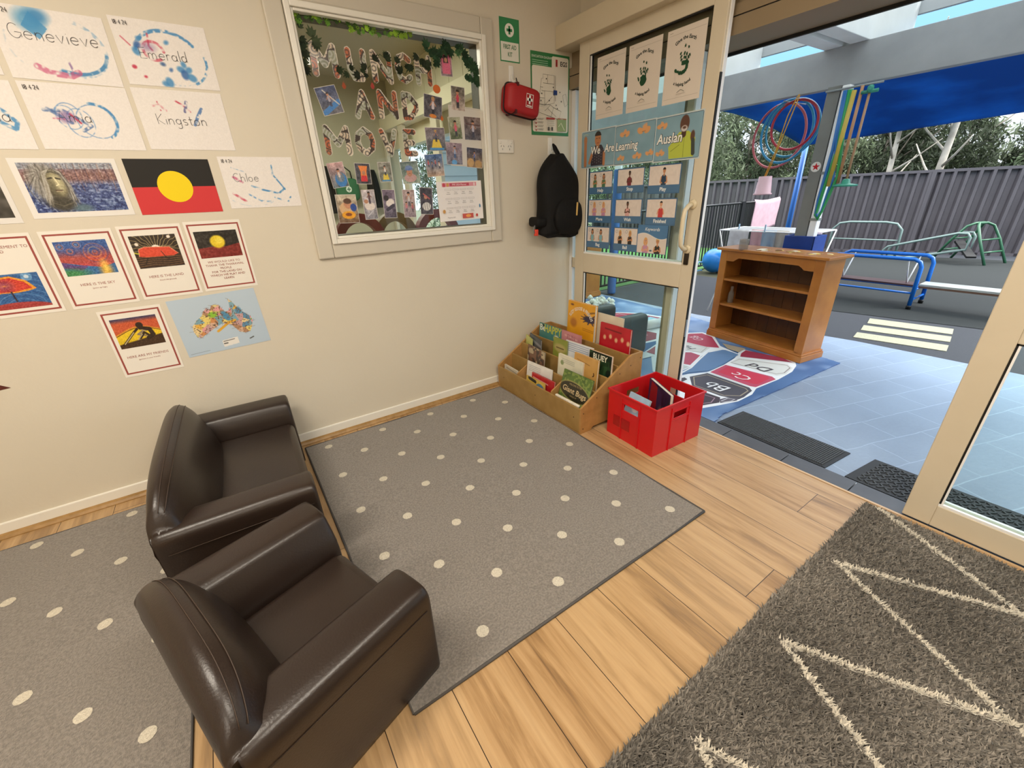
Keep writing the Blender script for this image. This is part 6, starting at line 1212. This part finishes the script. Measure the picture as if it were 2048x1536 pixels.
# long toys and hoses hung on the post
def rod(lab,name,a,b_,r_,col,cat,grp=None):
    o=MB().tube([a,b_],r_,8).build(name,mat(name+'_'+col,col,.4)); tag(o,lab,cat,grp); return o
rod('tan wooden pole hanging right of the downpipe','wooden_pole',(4.17,1.555,1.90),(4.17,1.555,1.26),.011,'b98a63','pole')
rod('thick yellow tube hanging beside the downpipe','yellow_tube',(4.17,1.60,1.88),(4.17,1.615,1.24),.016,'c9b04a','tube')
for lab,col,dy,w_ in (('blue hose loop hanging on the downpipe','2a6fb8',.0,.05),('green hose loop hanging on the downpipe','2f9a55',-.03,.06)):
    b=MB(); b.tube([(4.175,1.665+dy,1.89),(4.175,1.65+dy,1.5),(4.175,1.665+dy*.5,1.15),(4.175,1.66,1.04+dy*.5),(4.175,1.64,1.01+dy*.5),(4.175,1.62,1.06),(4.175,1.60+dy,1.3),(4.175,1.64+dy*1.2,1.6),(4.175,1.655+dy,1.89)],.012,8); o=b.build('hose_loop',mat('hose_'+col,col,.35)); tag(o,lab,'hose','hose loops on the downpipe')
t=thing('plunger_toy','green disc-footed pole toy hanging lowest beside the downpipe','toy',(4.165,1.50,1.235)); pm_=mat('teal_plastic','2f8f78',.35)
MB().lathe([(.075,0),(.082,.008),(.075,.014),(.03,.022),(.024,.05),(.012,.055)],22).build('disc_foot',pm_,t); MB().tube([(0,0,.05),(0,0,.62)],.009,8).build('pole',mat('tan_stick','b08a68',.5),t)
b=MB(); b.tube([(0,-.05,.62),(0,.05,.62)],.012,8).tube([(-.03,0,.63),(.03,0,.63)],.012,8).lathe([(.02,.61),(.02,.65),(.008,.66)],12); b.build('top_fitting',pm_,t)
rod('hanging rail for toys between post and beam','toy_rail',(4.19,1.80,1.905),(4.19,1.44,1.905),.007,'8f9699','rail')
# ---- blue climbing trestle with plank
t=thing('climbing_trestle','bright blue tubular climbing trestle on the playground','climbing frame',(6.2,1.70,-.016)); bm=mat('bright_blue_paint','1467c4',.3); wp=mat('white_brace_paint','d5d9dc',.35); bf=mat('black_foot','101214',.6)
for xx in (-.2,.2):
    b=MB(); pts=[(xx,-.43,.03),(xx,-.42,.44),(xx,-.40,.49),(xx,-.35,.515),(xx,.35,.515),(xx,.40,.49),(xx,.42,.44),(xx,.43,.03)]; b.tube(pts,.019,10); b.build('side_frame',bm,t)
    for yy in (-.43,.43): MB().lathe([(.022,0),(.024,.03),(.022,.04)],10,TR(xx,yy,0)).build('foot_cap',bf,t)
    b=MB(); b.tube([(xx,-.425,.17),(xx,.425,.17)],.011,8); b.build('side_rail',bm,t)
for yy in (-.43,.43): b=MB(); b.tube([(-.2,yy,.10),(.2,yy,.10)],.011,8).tube([(-.2,yy,.21),(.2,yy,.21)],.011,8); b.build('cross_bar',bm,t)
for (yy) in (-.30,.30):
    for xx in (-.2,.2): MB().tube([(xx,yy,.51),(0,yy+.0,.235)],.007,6).build('brace',wp,t)
MB().box(-.1,.1,-.4,.4,.222,.24).build('deck_board',mat('dark_maroon_board','3f2629',.6),t)
t=thing('climbing_plank','long grey-white plank hooked onto the blue trestle, leading right','plank',(6.2,1.27,.2)); MB().box(-.11,.11,-1.5,.0,.02,.04).build('board',mat('grey_board','a4aaa8',.6,noise=(9,'8d9391',.7)),t); MB().box(-.11,.11,-1.5,.0,.0,.02).build('board_edge',mat('brown_board','5f4638',.6),t)
MB().box(-.08,.08,-1.46,-1.40,-.215,0).build('end_leg',bf,t)
# ---- green and grey frames near the fence
gm=mat('dark_green_paint','2f5f45',.4); gg=mat('grey_green_paint','6f8480',.4)
def frame_(name,lab,loc,rz,paths,m,cat='climbing frame',rungs=()):
    t=thing(name,lab,cat,loc,rz)
    for p in paths: b=MB(); b.tube(p,.019,8); b.build('tube_frame',m,t)
    for p in rungs: b=MB(); b.tube(p,.013,6); b.build('rung',m,t)
U=lambda x,w,h:[(x,-w,.0),(x*.95,-w*.97,h*.8),(x*.9,-w*.8,h*.96),(x*.88,-w*.5,h),(x*.88,w*.5,h),(x*.9,w*.8,h*.96),(x*.95,w*.97,h*.8),(x,w,0)]
def A_frame(w,h,sp): 
    ps=[];rs=[]
    for s_ in (1,-1):
        ps.append([(s_*sp,-w,0),(s_*sp*.5,-w*.95,h*.6),(s_*sp*.2,-w*.75,h*.93),(s_*.02,-w*.4,h),(s_*.02,w*.4,h),(s_*sp*.2,w*.75,h*.93),(s_*sp*.5,w*.95,h*.6),(s_*sp,w,0)])
        for z in (.3,.6): rs.append([(s_*sp*(1-z*.85),-w*.96,h*z),(s_*sp*(1-z*.85),w*.96,h*z)])
    return ps,rs
ps,rs=A_frame(.24,.60,.36); frame_('green_trestle','dark green rounded ladder trestle by the fence',(10.2,1.65,-.016),1.25,ps,gm,rungs=rs)

TT=bpy.data.objects['green_trestle']; o=MB().box(-.06,.06,-.0,.55,.0,.03).build('sloping_plank',mat('black_foot'),TT,loc=(.15,.1,.30)); o.rotation_euler=(-.35,0,.9)
frame_('hurdle_frame','grey-green tubular hurdle frame behind the blue trestle, at left',(9.9,3.05,-.016),.1,[U(0,.52,.60)],gg,rungs=[[(0,-.5,.30),(0,.5,.30)]])
frame_('sloping_rail','grey-green sloping rail frame between hurdle and green trestle',(10.0,2.25,-.016),-.05,[[(s_,.45,.02),(s_,.45,.14),(s_,.40,.2),(s_,-.45,.46),(s_,-.56,.46),(s_,-.6,.40),(s_,-.6,.22),(s_,.2,.0),(s_,.45,.02)] for s_ in (-.12,.12)],gg)
# blue padded post near bar fence, and sail pole
t=thing('padded_post','blue padded post by the corner of the bar fence','post',(4.30,3.98,-.004)); MB().lathe([(.05,0),(.055,.02),(.055,1.5),(.05,1.52)],20).build('foam_sleeve',mat('blue_foam','3f6fb0',.6),t); MB().lathe([(.045,0),(.045,1.95)],16).build('pole',white_al,t)
q=P(1566,500,-.016); d_=np.array(q)/np.hypot(*q)*8.2; top=hit(1612,292,0,float(d_[0])); PZ=float(top[2]); d_=(float(top[0]),float(top[1]))
t=thing('sail_pole','tall blue pole carrying the corner of the shade sail','pole',(d_[0],d_[1],-.016)); MB().tube([(0,0,0),(0,0,PZ+.04)],.036,14).build('blue_sleeve',mat('blue_foam2','2f6fc0',.45),t)
# shade sail
A3=np.array([d_[0]-.1,d_[1],PZ]); 
def ptx(px,py,x): q=hit(px,py,0,x); return np.array(q)
C3=ptx(1380,213,5.6); B3=ptx(2350,178,9.0); D3=ptx(2330,-2,5.6); 
def sail(u,v):
    # u along A->B , v towards the veranda
    e0=A3*(1-u)+B3*u; e1=C3*(1-u)+D3*u; p=e0*(1-v)+e1*v
    p=p+np.array([0,0,.10*math.sin(pi*v)*(1-u)])+np.array([0,0,.0]); 
    return tuple(p)
b=MB(); b.grid(sail,30,30); sm=bpy.data.materials.new('blue_shade_cloth'); sm.use_nodes=True; n=sm.node_tree.nodes; L=sm.node_tree.links; p=n['Principled BSDF']
tcn=n.new('ShaderNodeTexCoord'); nz=tex(n,L,'ShaderNodeTexNoise',tcn.outputs['Object'],Scale=1.2,Detail=5); cc=mixc(n,L,ramp(n,L,nz.outputs['Fac'],[(.4,0.),(.75,1.)]),'0f5894','2b82c2'); L.new(cc,p.inputs['Base Color']); p.inputs['Roughness'].default_value=.8
tr=n.new('ShaderNodeBsdfTranslucent'); L.new(cc,tr.inputs[0]); ms=n.new('ShaderNodeMixShader'); ms.inputs[0].default_value=.45; L.new(p.outputs[0],ms.inputs[1]); L.new(tr.outputs[0],ms.inputs[2]); L.new(ms.outputs[0],n['Material Output'].inputs[0])
o=b.build('shade_sail',sm,solid=.004); tag(o,'large dark blue shade sail stretched over the playground','shade sail')
# ---- trees beyond the fence
def crown(n,seed,rx,ry,rz,clumps,ls):
    r=np.random.default_rng(seed); cen=r.normal(0,1,(clumps,3)); cen/=np.linalg.norm(cen,axis=1)[:,None]; cen*=r.random((clumps,1))**.45*np.array([rx,ry,rz]); cr_=.22+.3*r.random(clumps)
    k=r.integers(0,clumps,n); o=r.normal(0,1,(n,3)); o/=np.linalg.norm(o,axis=1)[:,None]; pos=cen[k]+o*(cr_[k]*r.random(n)**.4)[:,None]
    a=r.normal(0,1,(n,3)); a/=np.linalg.norm(a,axis=1)[:,None]; a[:,2]-=.5; bb=np.cross(a,r.normal(0,1,(n,3))); bb/=np.linalg.norm(bb,axis=1)[:,None]; s_=(ls*(.6+.8*r.random(n)))[:,None]
    V=np.stack([pos-a*s_,pos+bb*s_*.32,pos+a*s_,pos-bb*s_*.32],1); tone=(.65+.6*r.random((n,1)))*(.8+.4*r.random(clumps)[k][:,None]); return V,tone
def tree(lab,x,y,base,n,seed,dims,col,cat='tree',trunk=('b8ad9c',.07,3.5),lean=0,clumps=42,ls=.052,z0=None):
    t=thing('gum_tree',lab,cat,(x,y,-.03),group='trees beyond the fence'); V,tone=crown(n,seed,*dims,clumps,ls); C=np.repeat(tone*hx(col),4,0); V=V+np.array([lean*.5,lean,base])
    fastmesh('foliage',V.reshape(-1,3),[np.arange(n)[:,None]*4+np.array([[0,1,2,3]])],n*4,C,LEAF,t)['kind']='stuff'
    tm=mat('bark_'+trunk[0],trunk[0],.8,noise=(4,'8f8578',.8)); b=MB(); b.tube([(0,0,0),(lean*.2,lean*.35,trunk[2]*.35),(lean*.4,lean*.8,trunk[2]*.75),(lean*.5,lean,trunk[2])],[trunk[1],trunk[1]*.85,trunk[1]*.6,trunk[1]*.25],9)
    b.build('trunk',tm,t)
    b=MB(); r=np.random.default_rng(seed+5)
    for k in range(7):
        z=trunk[2]*(.35+.08*k); a=r.uniform(0,6.28); L_=r.uniform(.5,1.1)*min(dims[0],1.4); b.tube([(lean*.35*z/trunk[2],lean*z/trunk[2],z),(L_*.5*math.cos(a),L_*.5*math.sin(a)+lean*.6,z+L_*.35),(L_*math.cos(a),L_*math.sin(a)+lean*.8,z+L_*.8)],[trunk[1]*.35,trunk[1]*.25,.008],6)
    b.build('branches',tm,t)
G1,G2,G3,G4='69755a','4c5942','7b8663','434d39'
tree('grey-green leafy tree beyond the fence, left of the hoops',10.6,7.6,1.9,15000,1,(1.5,1.7,1.9),G1,trunk=('6f675c',.06,3.6))
tree('dense dark tree beyond the fence behind the hoops',12.6,7.0,1.9,15000,2,(1.6,1.8,1.9),G2,trunk=('5c554b',.07,3.4))
tree('feathery tree beyond the fence behind the veranda post',13.6,5.9,1.8,14000,3,(1.5,1.5,1.7),G1,trunk=('6f675c',.06,3.2))
tree('dark bushy tree beyond the fence, left of the pale trunks',15.0,4.7,1.9,15000,4,(1.6,1.5,1.6),G4,trunk=('5c554b',.06,3.0))
tree('pale-trunked gum tree beyond the fence, leaning one',11.7,3.47,2.95,4500,5,(1.2,1.1,.3),G1,trunk=('cfc7b8',.06,3.3),lean=.1)
tree('pale-trunked gum tree beyond the fence, right of the leaning one',11.9,2.83,2.95,4500,6,(1.2,1.1,.3),G3,trunk=('d4ccbe',.075,3.4),lean=-.1)
tree('dark leafy tree beyond the fence between the pale trunks',16.0,3.4,1.9,14000,7,(1.6,1.7,1.6),G4,trunk=('5c554b',.06,3.0))
tree('fine-leaved green tree beyond the fence near the right door',15.0,.6,1.7,15000,8,(1.6,1.6,1.8),G2,trunk=('6f675c',.06,3.2))
tree('bright green bushy tree at the far right beyond the fence',14.6,-1.4,1.7,14000,9,(1.6,1.6,1.8),G1,trunk=('6f675c',.06,3.2))
tree('grey-green tree beyond the bar fence, seen through the door glass',8.2,9.6,1.6,14000,10,(1.7,1.5,2.0),G1,trunk=('6f675c',.06,3.4))
tree('tall dark tree farthest left, seen through the door glass',5.6,11.5,2.6,14000,11,(1.8,1.5,2.2),G2,trunk=('6f675c',.06,3.4))
for k,(x,y) in enumerate([(15.5,6.2),(17.5,4.6),(18.2,1.2),(17.5,-.8),(12.4,9.6)]):
    tree(['hazy background tree in the gap behind the veranda post','hazy background tree behind the pale trunks, left','hazy background tree behind the pale trunks, right','hazy background tree farthest right','hazy background tree left of the hoops'][k],x,y,1.7,8000,30+k,(2.2,2.2,1.5),'66705a',trunk=('5c554b',.05,2.4),ls=.08)
# light grey building beyond the veranda end
wb=MB(); wb.box(3.2,6.2,6.6,6.7,-.02,2.9)
for k in range(18): wb.prism([(6.6,.0+.16*k),(6.585,.0+.16*k),(6.598,.155+.16*k),(6.6,.155+.16*k)],3.2,6.2,axis=0)
struct('outbuilding_wall',wb,mat('weatherboard_paint','a9b3bb',.6))
